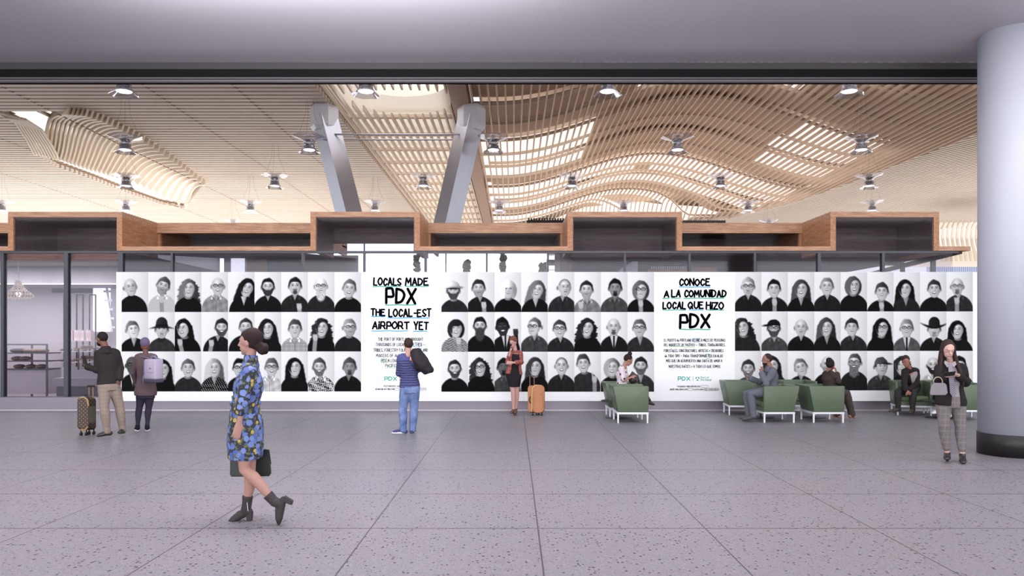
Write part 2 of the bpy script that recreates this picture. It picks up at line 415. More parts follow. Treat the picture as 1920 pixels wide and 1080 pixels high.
# counter
Yc=20.2
t=thing('shop_counter','grey stone topped counter behind the standing man','counter',(WX(150,Yc),Yc,0))
m=MB(); m.box(WX(106,Yc),WX(208,Yc),Yc,Yc+1.0,0,WZ(724,Yc)); m.build('body',mat('counter_grey',(104,104,112),.5),t)
m=MB(); m.box(WX(101,Yc),WX(210,Yc),Yc-.08,Yc+1.05,WZ(724,Yc),WZ(709,Yc)); m.build('counter_top',mat('counter_stone',(168,166,172),.5,noise=(80,.25)),t)
m=MB(); m.box(WX(126,Yc),WX(206,Yc),Yc+.2,Yc+.8,WZ(709,Yc),WZ(695,Yc)); m.build('display_case',mat('case_glass',(176,176,184),.3,noise=(40,.2)),t)
t=thing('bread_stand','two tier wooden bread stand on the shop counter','stand',(WX(165,Yc),Yc+.5,WZ(695,Yc)))
m=MB()
for px in (147,177): m.beam((WX(px,Yc+.5),Yc+.5,WZ(695,Yc)),(WX(px,Yc+.5),Yc+.5,WZ(652,Yc+.5)),.03,.03)
m.build('post',rack,t)
for py in (652,672):
    m=MB(); m.box(WX(146,Yc+.5),WX(180,Yc+.5),Yc+.3,Yc+.7,WZ(py,Yc+.5)-.03,WZ(py,Yc+.5)); m.build('tray',bread,t)
for py,nm in ((652,'upper'),(672,'lower')):
    m=MB(); m.ell((WX(163,Yc+.5),Yc+.5,WZ(py,Yc+.5)+.035),.17,.13,.04,n=12,m=6); o=m.build('bread_loaf',bread,None,loc=(WX(163,Yc+.5),Yc+.5,WZ(py,Yc+.5)),smooth=True)
    tag(o,'flat loaf on the %s tray of the bread stand'%nm,'bread')
# vertical lettering on the glass comes with the mural lettering below
# shop between bakery and the open middle
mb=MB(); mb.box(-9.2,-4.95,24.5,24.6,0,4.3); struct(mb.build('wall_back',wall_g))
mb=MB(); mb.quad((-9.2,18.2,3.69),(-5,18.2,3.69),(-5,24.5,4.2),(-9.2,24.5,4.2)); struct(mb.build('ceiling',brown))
day=mat('daylit_panel',(238,242,255),.3,emit=1.0)
for j,(a,b,c,top) in enumerate(((344,365,3,500),(393,410,3,488),(433,458,5,478))):
    t=thing('bright_window','tilted bright window pane, %s of three behind the left portraits'%('left','middle','right')[j],'window',(WX(a,24.3),24.3,3))
    m=MB(); m.prism([W(a,520,24.35),W(b,520,24.35),W(b,top-c,24.35),W(a,top,24.35)],(0,.05,0)); m.build('pane',day,t)
t=thing('wall_cabinet','orange wood cabinet end seen above the mural','cabinet',(WX(480,22.5),22.5,3))
m=MB(); m.box(WX(463,22.5),WX(501,22.5),22.5,23.2,2.6,WZ(486,22.5)); m.build('body',wood,t)
m=MB(); m.box(WX(501,22.5),WX(560,22.5),22.5,22.7,2.6,WZ(487,22.5)); m.build('side_panel',mat('speckled_grey',(78,76,84),.7,noise=(90,.4)),t,label='dark speckled side panel')
# shops on the right: brown ceilings, white walls
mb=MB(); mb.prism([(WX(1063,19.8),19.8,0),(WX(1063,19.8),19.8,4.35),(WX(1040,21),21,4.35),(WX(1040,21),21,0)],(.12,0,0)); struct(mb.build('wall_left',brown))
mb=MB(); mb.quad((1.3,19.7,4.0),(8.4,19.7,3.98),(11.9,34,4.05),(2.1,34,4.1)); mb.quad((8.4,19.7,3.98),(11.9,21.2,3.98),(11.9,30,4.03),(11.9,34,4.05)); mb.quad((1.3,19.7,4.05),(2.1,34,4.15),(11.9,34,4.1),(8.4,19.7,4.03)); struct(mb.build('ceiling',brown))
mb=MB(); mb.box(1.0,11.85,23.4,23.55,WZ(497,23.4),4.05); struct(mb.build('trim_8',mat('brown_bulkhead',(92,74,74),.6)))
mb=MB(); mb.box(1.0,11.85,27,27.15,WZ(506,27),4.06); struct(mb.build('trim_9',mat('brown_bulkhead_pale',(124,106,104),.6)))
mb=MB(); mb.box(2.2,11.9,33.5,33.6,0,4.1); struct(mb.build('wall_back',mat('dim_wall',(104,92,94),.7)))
t=thing('white_partition','white partition end standing above the mural','partition',(WX(1190,21.5),21.5,0))
m=MB(); m.prism([(WX(1186,21.5),21.5,0),(WX(1196,21.5),21.5,0),(WX(1196,21.5),21.5,WZ(490,21.5)),(WX(1186,21.5),21.5,WZ(490,21.5))],(0,2.8,0)); m.build('panel',white_m,t)
t=thing('slatted_counter_hood','oak counter hood topped by a row of small white pegs, behind the Spanish text','hood',(WX(1260,22),22,2.8))
m=MB(); m.box(WX(1215,22),WX(1290,22),22,22.8,2.9,WZ(504,22)); m.build('hood',wood,t)
m=MB(); m.box(WX(1297,22),WX(1345,22),22,22.6,2.9,WZ(501,22)); m.build('hood_end',wood,t)
for k in range(16):
    m=MB(); px=1222+k*4.2; m.box(WX(px,22),WX(px+2,22),22.05,22.1,WZ(504,22),WZ(499,22)); m.build('peg',white_m,t)
mb=MB(); mb.box(-16,1.6,36.5,36.6,0,6.4); o=struct(mb.build('window_5',day))  # added glowing panel, stands in for the bright sky behind the shop
for px in (568,682,797,835,912,1027):
    m=MB(); m.box(WX(px,36.4),WX(px+2,36.4),36.38,36.45,0,6.4); m.build('mullion',dgrey,o)
# trees far outside, seen through the open middle
leaf=mat('far_foliage',(74,72,52),.9,noise=(3,.35)); bark=mat('far_bark',(84,76,62),.9,noise=(3,.2))
rr=random.Random(3)
def tree(px,top,wpx,label,Yt,square=False):
    x=WX(px,Yt); z=WZ(top,Yt); r=wpx*Yt/F/2
    t=thing('tree',label,'tree',(x,Yt,0),'trees outside beyond the open shop')
    m=MB(); m.tube([(x,Yt,0),(x,Yt,z-r)],[.06,.04],8); m.build('trunk',bark,t)
    m=MB()
    H=(z-2.2) if square else 2.6*r
    for k in range(150 if square else 60):
        q=rr.random(); m.ell((x+rr.uniform(-.6,.6)*r,Yt+rr.uniform(-.6,.6)*r,z-.3*r-q*H),r*rr.uniform(.4,.6),r*rr.uniform(.4,.6),r*rr.uniform(.4,.6),n=8,m=6)
    m.build('crown',leaf,t,smooth=True)
tree(652,493,15,'small round tree low beyond the left pane of the open shop',34)
tree(782,470,14,'tall clipped dark tree beside the box canopy edge',34,True)
tree(875,487,15,'round topped tree, the middle of the three small trees',34)
tree(943,470,15,'tall clipped dark tree under the middle canopy length',34,True)
tree(1018,492,16,'round topped tree near the sloping dark shop wall',34)
t=thing('planted_slope','sloping strip of light green planting by the small round tree','planting',(WX(655,33),33,0))
m=MB(); m.prism([W(646,497,33),W(662,508,33),V((WX(662,33),33,0)),V((WX(646,33),33,0))],(0,.5,0)); m.build('hedge',mat('bright_hedge',(150,178,96),.9,noise=(4,.3)),t)
# right end: window posts looking into the hall
t=thing('window_end','x','x',(12,22,0)); del t['category']; del t['label']; t.name='window_3'; t['kind']='structure'
for px,yy in ((1604,29.5),(1642,26),(1690,22.8),(1747,20.3)):
    m=MB(); m.box(WX(px,yy),WX(px+8*20/yy,yy),yy,yy+.08,0,3.9); m.build('mullion',black,t)
m=MB(); m.beam((WX(1800,18.1),18.1,3.72),(WX(1600,30),30,3.98),.1,.12); m.build('head_rail',black,t)
# ================= BIG HALL beyond: timber roof
ZH=13.5; ZK=ZH-EYE
def hp(px,py,z=ZH): 
    k=(z-EYE)/(HY-py); return V(((px-HX)*k,F*k,z))
# roof deck
mb=MB(); mb.box(-62,-9.3,20,112,17.0,17.3); struct(mb.build('ceiling',slat_bk))
# left slats run across
mb=MB(); y=26.0; k=0
while y<108:
    jit=.0
    # broken by the lens opening
    mb.box(-60,-9.35,y,y+.34,ZH,ZH+.26); y+=.56; k+=1
lens_up=[(0,207),(60,207),(118,206),(165,209),(225,232),(290,268),(340,305),(384,338)]
lens_lo=[(0,207),(30,235),(62,288),(105,312),(170,335),(240,362),(300,382),(345,390)]
left_slats=mb; bk=MB()
# cut the opening: rebuild slats with gaps
mb.bm.free(); mb=MB()
def inter(curve,Y,):
    for a,b in zip(curve,curve[1:]):
        pa,pb=hp(*a),hp(*b)
        if (pa.y-Y)*(pb.y-Y)<=0 and abs(pa.y-pb.y)>1e-6:
            return pa.x+(pb.x-pa.x)*(Y-pa.y)/(pb.y-pa.y)
    return None
y=26.0
while y<108:
    xl,xr=inter(lens_lo,y),inter(lens_up,y)
    if xl is not None and xr is None: xr=inter([lens_up[-1],lens_lo[-1]],y)
    if xl is not None and xr is not None and xr>xl and y>40.3:
        if xl>-60: mb.box(-60,xl,y,y+.34,ZH,ZH+.26); bk.box(-60,xl,y,y+.565,ZH+.40,ZH+.45)
        mb.box(xr,-9.35,y,y+.34,ZH,ZH+.26); bk.box(xr,-9.3,y,y+.565,ZH+.40,ZH+.45)
    else: mb.box(-60,-9.35,y,y+.34,ZH,ZH+.26); bk.box(-60,-9.3,y,y+.565,ZH+.40,ZH+.45)
    y+=.56
struct(mb.build('ceiling',slat))
struct(bk.build('ceiling',slat_bk))
# joint lines running away from the viewer: small brown pieces between the slats
mb=MB()
for X in (-37,-30.6,-24.2,-17.4,-13.2):
    y=26.3
    while y<104:
        mb.box(X,X+.10,y,y+.27,ZH-.006,ZH+.02); y+=.56
struct(mb.build('trim_10',mat('joint_brown',(120,88,66),.8)))
# lens shaped roof opening with curved ribs
t=thing('curved_skylight','long curved skylight with arching timber ribs in the left part of the ceiling','skylight',hp(200,300))
def along(curve,s):
    n=len(curve)-1; f=min(max(s*n,0),n-1e-6); i=int(f); q=f-i; a,b=curve[i],curve[i+1]; return (a[0]+(b[0]-a[0])*q,a[1]+(b[1]-a[1])*q)
U=[(130,208),(165,211),(205,225),(245,245),(285,268),(325,295),(355,318),(386,342)]
Lo=[(78,288),(110,296),(140,307),(172,317),(205,326),(240,336),(290,358),(347,388)]
ribm=mat('curved_rib',(226,210,190),.6)
for k in range(30):
    s=k/29.0; u=along(U,s); l=along(Lo,s)
    pts=[]
    A=hp(*u); B=hp(*l)
    for i in range(11):
        q=i/10.0; 
        mx=u[0]+(l[0]-u[0])*(q**.9)-  (22-14*s)*math.sin(PI*min(1,q*1.1))*(1-q)*1.0
        my=u[1]+(l[1]-u[1])*(q**1.7)- 2*math.sin(PI*q)
        z=ZH+1.1*math.sin(PI*q)**.8*(1-.5*s)-.15*(1-q)
        pts.append(hp(mx,my,z))
    m=MB(); 
    rings=[]
    for i,p in enumerate(pts):
        d=(pts[min(i+1,10)]-pts[max(i-1,0)]).normalized(); nn=V((0,1,0)).cross(d).normalized()
        h=.22; w=.10
        rings.append([p+V((0,w,0))+nn*h,p+V((0,-w,0))+nn*h,p+V((0,-w,0))-nn*h,p+V((0,w,0))-nn*h])
    m.loft(rings); m.build('rib',ribm,t)
m=MB()
ring=[hp(a,b,ZH+1.9) for a,b in [(0,200),(60,206),(140,206),(225,232),(384,338),(347,390),(240,362),(105,312),(62,290),(20,225)]]
m.prism(ring,(0,0,.05)); m.build('sky_panel',mat('skylight_panel',(246,246,250),.4,emit=.7),t,label='bright white sky panel')
m=MB(); m.tube([hp(70,206,ZH+.9),hp(105,222,ZH+1.2),hp(200,262,ZH+1.5)],.12,6); m.build('crossbar',ribm,t)
# eyebrow edge ribs at far left
m=MB()
for k in range(9):
    pts=[hp(-40+k*6+a,207+b+k*1.5,ZH-.05) for a,b in ((0,0),(40,5),(70,24),(90,55),(104,82))]
    m.tube(pts,.07,5)
m.build('edge_rib',ribm,t)
# middle bay X -9.3 .. -3.1
bay=[-9.3,-3.1]
sk=V((-5.6,37.75,14.2)); SR=2.35
mb=MB()
# backing with a round hole: ring sectors
n=48
def clipbox(a):
    dx,dy=math.cos(a),math.sin(a)
    s=[]
    if dx>0: s.append((bay[1]+.6-sk.x)/dx)
    if dx<0: s.append((bay[0]-sk.x)/dx)
    if dy>0: s.append((112-sk.y)/dy)
    if dy<0: s.append((24-sk.y)/dy)
    q=min(s); return V((sk.x+dx*q,sk.y+dy*q,14.2))
angs=sorted([2*PI*k/n for k in range(n)]+[math.atan2(y-sk.y,x-sk.x)%(2*PI) for x in (bay[0],bay[1]+.6) for y in (24,112)])
for a,b in zip(angs,angs[1:]+[angs[0]+2*PI]):
    p=[V((sk.x+SR*math.cos(q),sk.y+SR*math.sin(q),14.2)) for q in (a,b)]
    mb.quad(p[0],clipbox(a),clipbox(b),p[1])
struct(mb.build('ceiling',cream,fix=False))
t=thing('round_skylight','round white skylight cut into the slatted ceiling above the braced columns','skylight',sk)
m=MB(); m.lathe(sk,[(SR+.1,.5),(SR+.1,.55)],48); m.build('diffuser',mat('skylight_diffuser',(248,248,252),.5,emit=.95),t)
m=MB(); m.loft([[sk+V((SR*math.cos(2*PI*k/48),SR*math.sin(2*PI*k/48),z)) for k in range(48)] for z in (0,.5)],cap=False); m.build('reveal',cream,t)
mb=MB(); X=bay[0]+.2
while X<bay[1]-.05:
    d=SR+.75; w=abs(X+.04-sk.x)
    if w<SR+.3:
        # cut slats: short overhang at the near side over the opening
        hh=math.sqrt(max(0,(SR*1.0)**2-min(w,SR)**2))
        mb.box(X,X+.085,26,sk.y-hh*.25-.3,ZH,ZH+.26)
        mb.box(X,X+.085,sk.y+hh+1.6,110,ZH,ZH+.26)
    else: mb.box(X,X+.085,26,110,ZH,ZH+.26)
    X+=.415
struct(mb.build('ceiling',slat))
mb=MB(); y=42.6
while y<108: mb.box(bay[0],bay[1],y,y+.16,ZH+.28,ZH+.5); y+=3.72
struct(mb.build('trim_11',purlin))
mb=MB(); mb.box(-3.1,-2.25,26,112,ZH-.1,ZH+.8); struct(mb.build('beam',beam_w)); bpy.data.objects['beam'].name='trim_12'
# right vault
def Yend(X):
    t_=[(-3,88),(4,87),(16,80),(21.5,72),(24,64.5),(25,57),(27,34),(29,24)]
    for a,b in zip(t_,t_[1:]):
        if a[0]<=X<=b[0]: return a[1]+(b[1]-a[1])*(X-a[0])/(b[0]-a[0])
    return 24
def vz(X,Y):
    if X<-1 or X>24: b=0
    else: b=math.sin(PI*(X+1)/25.0)**2
    q=min(1,max(0,(Yend(X)+2.5-Y)/4.0)); q=q*q*(3-2*q)
    return ZH+2.7*b*q-(.05*max(0,X-20) if X>20 else 0)
mb=MB(); X=-2.1
while X<27.5:
    Y0,Y1=26.0,Yend(X)
    if Y1>Y0+1:
        Y1+=2.5; ys=[Y0,Y1-4.5]+[Y1-4+.8*i for i in range(6)]
        ys=[q for q in ys if q>=Y0]
        mb.loft([[V((X,q,vz(X,q))),V((X+.085,q,vz(X+.085,q))),V((X+.085,q,vz(X+.085,q)+.17)),V((X,q,vz(X,q)+.17))] for q in ys])
    X+=.415
struct(mb.build('ceiling',vslat))
def Ysky(X): return max(48,Yend(X)-(13 if X>13 else 20)+ (0 if X>9 else 0))
skyp=mat('skylit_glow_panel',(244,240,236),.5,emit=.65)  # glow put into the white panels imitates skylit parts of the vault
tanp=mat('tan_roof_panel',(208,180,156),.8)
# backing strips between the draped purlins
bmk=MB(); bmw=MB(); bmp=MB()
xs=[-2.2+ i*.62 for i in range(49)]
Yb=26.0
bands=[26+3.72*i-.3 for i in range(24)]
for i,(ya,yb) in enumerate(zip(bands,bands[1:])):
    for xa,xb in zip(xs,xs[1:]):
        if ya>Yend(xa)+6.5: continue
        ym=(ya+yb)/2; xm=(xa+xb)/2
        bmp_=math.sin(PI*min(max(xm+1,0),25)/25.0)**2
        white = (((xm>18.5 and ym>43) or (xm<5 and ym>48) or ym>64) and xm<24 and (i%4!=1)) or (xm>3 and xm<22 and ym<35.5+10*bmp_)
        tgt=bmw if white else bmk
        za,zb=vz(xa,ym)+.6,vz(xb,ym)+.6
        st=.22 if i%2 else 0
        tgt.quad((xa,ya,za+st),(xb,ya,zb+st),(xb,yb,zb+st),(xa,yb,za+st))
        bmp.prism([(xa,ya,za-.22),(xb,ya,zb-.22),(xb,ya,zb-.04),(xa,ya,za-.04)],(0,.14,0))
for xa,xb in zip(xs,xs[1:]):
    if xb<27: bmw.quad((xa,Yend(xa)+6.6,ZH+.3),(xb,Yend(xb)+6.6,ZH+.3),(xb,Yend(xb)+6.6,vz(xb,50)+1.2),(xa,Yend(xa)+6.6,vz(xa,50)+1.2))
struct(bmk.build('ceiling',tanp,fix=False)); struct(bmw.build('ceiling',skyp,fix=False)); struct(bmp.build('trim_13',purlin))
# flat fine slats beyond the vault, running obliquely
mb=MB(); d=V((.43,-.9,0)).normalized(); nrm=V((d.y,-d.x,0))
def clip_line(p):
    seg=[];q=-90.0;inside=None
    while q<90:
        c=p+d*q; ok=(-2.2<c.x<46 and 24<c.y<110 and (c.x>27 or c.y>Yend(max(c.x,-3))+2.4))
        if ok and inside is None: inside=q
        if not ok and inside is not None: seg.append((inside,q)); inside=None
        q+=.5
    return seg
k=-60.0
while k<60:
    p=V((20,66,ZH-.1))+nrm*k
    for a,b in clip_line(p): mb.beam(p+d*a,p+d*b,.22,.3)
    k+=.46
struct(mb.build('ceiling',slat))
mb=MB(); mb.box(-2.2,46,24,112,17.0,17.2); struct(mb.build('ceiling',slat_bk))
mb=MB()
for xa in range(-2,46,1):
    for ya in range(24,111,3):
        c=V((xa+.5,ya+1.5,0))
        if c.x>27 or c.y>Yend(c.x)+2.5: mb.box(xa,xa+1,ya,ya+3,ZH+.35,ZH+.36)
struct(mb.build('ceiling',cream))
# dark service grilles peeking over the canopy
t=thing('service_grille','dark toothed service grille hanging over the middle canopy length','grille',W(1020,415,60))
m=MB(); 
for k in range(14): m.box(WX(990+k*5,60),WX(992.6+k*5,60),60,60.3,WZ(419,60),WZ(409,60))
m.box(WX(988,60),WX(1060,60),60.2,60.4,WZ(420,60),WZ(412,60)); m.build('teeth',black,t)
for px in (992,1056):
    m=MB(); m.tube([W(px,412,60.3),V((WX(px,60),60.3,ZH+.4))],.008,5); m.build('hanger_rod',rack,t)
t=thing('service_grille','dark grey service grille hanging over the right canopy length','grille',W(1320,418,60))
m=MB()
for k in range(18): m.box(WX(1281+k*4.5,60),WX(1284+k*4.5,60),60,60.3,WZ(421,60),WZ(413,60))
m.box(WX(1280,60),WX(1362,60),60.2,60.4,WZ(421,60),WZ(415,60)); m.build('teeth',dgrey,t)
for px in (1284,1358):
    m=MB(); m.tube([W(px,416,60.3),V((WX(px,60),60.3,ZH+.4))],.008,5); m.build('hanger_rod',rack,t)
# V shaped steel columns
def node(px,py,label,foot):
    p=hp(px,py); Y=p.y
    t=thing('steel_brace',label,'column',(foot.x,foot.y,0),'two steel columns leaning apart in a V')
    top=V((p.x,Y,ZH-.55)); 
    m=MB(); m.beam(foot,top,.95,.95,up=(.7,-.7,0)); m.build('shaft',steel,t)
    hx=[(math.cos(PI/3*k)*.72,math.sin(PI/3*k)*.72) for k in range(6)]
    m=MB(); m.loft([[top+V((a*s,b*s,z)) for a,b in hx] for s,z in ((.8,-.75),(1,-.55),(1,.35),(.9,.5))]); m.build('cap_node',white_m,t,label='white faceted steel cap')
    return top
ft=V((WX(752,39),39,0))
ta=node(608,198,'left arm of the V shaped steel columns with a white cap',ft+V((-.62,0,0)))
tb=node(884,198,'right arm of the V shaped steel columns with a white cap',ft+V((.62,0,0)))
for zz,yo,nm in ((WZ(252,39),0,'upper'),(WZ(257,39),.5,'lower')):
    t=thing('tie_rod','%s of the two thin steel tie rods between the leaning columns'%nm,'rod',(ft.x,39+yo,zz))
    m=MB(); m.tube([(WX(625,39),39+yo,zz),(WX(868,39),39+yo,zz)],.045,8); m.build('rod',steel,t)
# ---------- glass pendants
S=9.14
gl=glass_mat('pendant_glass',(.72,.72,.78,1),.28)
gnt=gl.node_tree
lensm=mat('lamp_lens',(255,252,248),.3,emit=2.2)
pend=None
ordn=('first','second','third','fourth','fifth','sixth','seventh','eighth')
rows=[(3.19,[-1.611+i for i in range(4)],'front'),(4.19,[-2.11+i for i in range(5)],'second'),(5.19,[-2.607+i for i in range(6)],'third'),(6.2,[-4.116+i for i in range(8)],'fourth'),(7.2,[-3.62+i for i in range(7)],'farthest')]
for Yn,xl,rn in rows:
    for i,xn in enumerate(xl):
        loc=V((xn*S,Yn*S,EYE+1.04*S)); lab='clear glass pendant light, %s from the left in the %s row of the hall'%(ordn[i],rn)
        if pend is None:
            pend=thing('glass_pendant_light',lab,'pendant light',loc,'glass pendant lights under the timber roof')
            m=MB()
            prof=[(.80,.42),(.66,.36),(.46,.30),(.30,.22),(.25,.05),(.27,-.12),(.36,-.26),(.52,-.38)]
            nn=28
            m.loft([[loc+V((r*(1+.06*math.cos(7*2*PI*k/nn)*(abs(z)/.4))*math.cos(2*PI*k/nn),r*(1+.06*math.cos(7*2*PI*k/nn)*(abs(z)/.4))*math.sin(2*PI*k/nn),z+.02*math.sin(5*2*PI*k/nn)*r)) for k in range(nn)] for r,z in prof],cap=False)
            m.build('glass_shade',gl,pend,smooth=True)
            m=MB(); m.lathe(loc,[(.20,.30),(.17,.1),(.19,-.1),(.28,-.22)],20); m.build('lamp_body',mat('lamp_body',(150,148,158),.25,.7,noise=(14,.4)),pend,smooth=True)
            m=MB(); m.lathe(loc,[(.29,-.235),(.27,-.25)],20); m.build('lens',lensm,pend)
            m=MB()
            for k in range(3):
                a=2*PI*k/3; q=loc+V((.7*math.cos(a),.7*math.sin(a),.38)); m.tube([q,loc+V((.25*math.cos(a),.25*math.sin(a),1.5)),loc+V((.2*math.cos(a),.2*math.sin(a),2.25))],.005,4)
            m.build('suspension_wire',rack,pend)
        else:
            c=copy_tree(pend,None,loc); c['label']=lab
# right end of the hall: ribbed far ceiling and louvred glass
t=thing('curved_skylight','far white ribbed skylight between the canopy end and the column','skylight',W(1800,430,70))
for k in range(11):
    x0=1758+k*9; m=MB()
    m.tube([W(x0+8,415,64),W(x0+2,428,67),W(x0,445,70),W(x0+2,458,70),W(x0+7,475,70),W(x0+9,490,70)],.13,6); m.build('rib',ribm,t)
t=thing('louvre_screen','pale blue louvre screen far behind the right end of the shop front','screen',(WX(1800,85),85,0))
for k in range(26):
    x=WX(1740+k*4,85); m=MB(); m.box(x,x+.07,85,85.3,0,WZ(488,85)); m.build('louvre',mat('louvre_blue',(196,206,230),.5) if k==0 else bpy.data.materials['louvre_blue'],t)
mb=MB(); mb.box(WX(1640,80),WX(1850,80),80,80.2,WZ(500,80),WZ(470,80)); struct(mb.build('trim_14',cream))
# ================= MURAL
YM=17.84
mural=thing('mural_board','long white mural of black and white portraits and lettering along the shop front','mural',(WX(1027,YM),YM,WZ(752,YM)))
paper=mat('mural_white',(246,246,248),.8,spec=.1)
m=MB(); m.box(WX(218,YM),WX(1838,YM),YM,YM+.06,WZ(752,YM),WZ(510,YM)); m.build('panel',paper,mural)
def vc_mat():
    m=bpy.data.materials.new('photo_print'); m.use_nodes=True; nt=m.node_tree; b=nt.nodes['Principled BSDF']; b.inputs['Roughness'].default_value=.6
    b.inputs['Specular IOR Level'].default_value=.0; b.inputs['Roughness'].default_value=.9
    a=nt.nodes.new('ShaderNodeAttribute'); a.attribute_name='print'; nt.links.new(a.outputs['Color'],b.inputs['Base Color']); return m
printm=vc_mat()
GW,GH=60,88
AS=.667
uu,vv=np.meshgrid(np.linspace(0,1,GW),np.linspace(0,1,GH)); xx=uu*AS; yy=vv
def sst(d,s=.012): return np.clip(.5-d/(2*s),0,1)
def sdl(x,y,cx,cy,rx,ry,ang=0):
    c,s=math.cos(math.radians(ang)),math.sin(math.radians(ang)); dx,dy=x-cx,y-cy
    a=dx*c+dy*s; b=-dx*s+dy*c; return (np.sqrt((a/rx)**2+(b/ry)**2)-1)*min(rx,ry)
def capsule(x,y,ax,ay,bx,by,r):
    px,py=x-ax,y-ay; vx,vy=bx-ax,by-ay; t_=np.clip((px*vx+py*vy)/(vx*vx+vy*vy+1e-9),0,1)
    return np.sqrt((px-t_*vx)**2+(py-t_*vy)**2)-r
def portrait(sp,seed):
    rs=np.random.RandomState(seed)
    nz=rs.rand(GH,GW)
    hx,hy=sp['x']*AS,sp['y']; til=sp.get('t',0); yw=sp.get('yaw',0); skin=sp.get('sk',.70); hg=sp.get('hg',.2); ht=sp.get('h','s'); sh=sp.get('sh',.1)
    img=.90-.12*uu**2*(1-.3*vv)+.03*(1-vv)
    def comp(mask,val):
        nonlocal img; img=img*(1-mask)+val*mask
    ca,sa=math.cos(math.radians(til)),math.sin(math.radians(til))
    # face-local coordinates (head centre, un-tilted)
    dx,dy=xx-hx,yy-hy; X=dx*ca+dy*sa; Y=-dx*sa+dy*ca
    rx,ry=.158*sp.get('s',1),.215*sp.get('s',1)
    strand=.5+.5*np.sin(X*150+6*np.sin(Y*14+seed)+nz*1.5)
    hair=hg*(.92+.16*strand)*(1.1-.5*np.clip(X/.16,-.6,1))+.02
    wob=(.012*np.sin(Y*38+seed+X*9)+.008*np.sin(Y*83+X*30)+.006*np.sin(X*95+seed)) if ht=='c' else .003*np.sin(Y*45+X*60+seed)
    if ht in('l','c'):
        k=1.0 if ht=='l' else 1.2
        comp(sst(sdl(X+wob*k,Y,0,.02,rx*1.32,ry*1.24)),hair)
        for s_ in(-1,1):
            comp(sst(capsule(X+wob*k,Y,s_*rx*.95,-.02,s_*rx*1.2,.34,.075 if ht=='l' else .095),.015),hair)
    if ht=='o': comp(sst(sdl(X+wob*.6,Y,0,.02,rx*1.36,ry*1.2)),hair)
    # neck + torso
    nx=hx+.02*ca-.10*sa*-1*0+sp.get('bx',0)
    bx=hx*.45+AS*.5*.55+sp.get('bx',0)
    sdw=1-.35*np.clip((xx-hx)/.12,-1,1)
    comp(sst(capsule(xx,yy,hx,hy+.1,bx*.6+hx*.4,hy+ry+.12,.085)),skin*.72*sdw)
    top=hy+ry-.01
    tors=sst(sdl(xx,yy,bx,top+.40,.37*sp.get('w',1),.40),.012)
    fold=sh*(1+.13*np.sin(xx*26+yy*13+seed)*np.sin(yy*19-xx*9))+.02*nz+.012
    if sp.get('pat')=='stripe': fold=np.where(np.sin(yy*150+8*np.sin(xx*9))>0,.06,.7)
    if sp.get('pat')=='check': fold=sh*(.72+.28*((np.sin(xx*150)>-.4)&(np.sin(yy*150)>-.4)))
    if sp.get('pat')=='floral': fold=np.where(np.sin(xx*70+3*np.sin(yy*40))*np.sin(yy*60+2*np.sin(xx*50))>.1,.85,.18)
    if sp.get('pat')=='dots': fold=np.where(np.sin(xx*110+yy*30)*np.sin(yy*90)>.75,.8,sh)
    comp(tors,fold)
    cl=sp.get('c','c')
    if cl=='v': comp(tors*sst(np.abs(xx-bx)-.075+(yy-top)*.33,.012)*(yy<top+.24),skin*.85*sdw)
    if cl=='c': comp(tors*sst(sdl(xx,yy,bx*.5+hx*.5,top-.01,.105,.075)),skin*.72*sdw)
    if cl=='o':
        comp(tors*sst(np.abs(xx-bx)-.06+(yy-top)*.42,.010)*(yy<top+.17),skin*.85)
        for s_ in(-1,1): comp(tors*sst(capsule(xx,yy,bx+s_*.075,top-.02,bx+s_*.11,top+.10,.024)),min(1,sh*1.6+.05))
        for s_ in(-1,1): comp(tors*sst(capsule(xx,yy,bx+s_*.115,top+.03,bx+s_*.03,top+.14,.005),.006),sh*.35)
        comp(tors*sst(capsule(xx,yy,bx,top+.15,bx,top+.4,.004),.006),sh*.4)
    if cl=='t':
        comp(tors*sst(capsule(xx,yy,bx,top-.02,bx,top+.01,.11)),sh*.7+.02); 
    if cl=='j':
        comp(tors*sst(np.abs(xx-bx)-.10+(yy-top)*.25,.010),sp.get('in',.8)); comp(tors*sst(capsule(xx,yy,bx,top,bx,1.1,.022),.008),.08)
    # ears, head, jaw
    for s_ in(-1,1):
        if ht not in('l','c','o') : comp(sst(sdl(X,Y,s_*rx*1.0-yw*.03,.01,.028,.05)),skin*.7)
    face=np.minimum(sdl(X,Y,yw*.01,-.02,rx,ry*.93),sdl(X,Y,yw*.03,.06,rx*.80,ry*.75))
    shade=skin*(1.14-.42*np.clip((X+.01)/rx,-1,1)**2*(X>-.01)-.20*np.clip((-X-.05)/rx,0,1)-.10*np.clip(Y/ry,0,1))
    shade=shade*(1+.14*np.exp(-((X+.035)/.05)**2-((Y+.10)/.06)**2))
    comp(sst(face,.008),np.clip(shade+.03*(nz-.5),0,1))
    fm=sst(face,.008)
    fxc=yw*.055
    # beard
    fc=sp.get('f','n'); fg=sp.get('fg',hg)
    bn=fg*(.7+.6*rs.rand(GH,GW))
    if fc=='s': comp(fm*sst(-(Y-.045-.25*np.abs(X-fxc)*0),.03)*.35,fg)
    if fc in('f','B'):
        reg=sst(-(Y-.066+.75*np.maximum(0,np.abs(X-fxc)-.055)),.014)
        comp(fm*reg*.88,bn)
        if fc=='B': comp(sst(sdl(X+wob,Y,fxc,.20,.115,.175),.02),bn)
    if fc=='g':
        comp(sst(sdl(X,Y,fxc,.145,.055,.05),.015)*.85,bn); comp(sst(capsule(X,Y,fxc-.04,.078,fxc+.04,.078,.012),.01)*.8,bn)
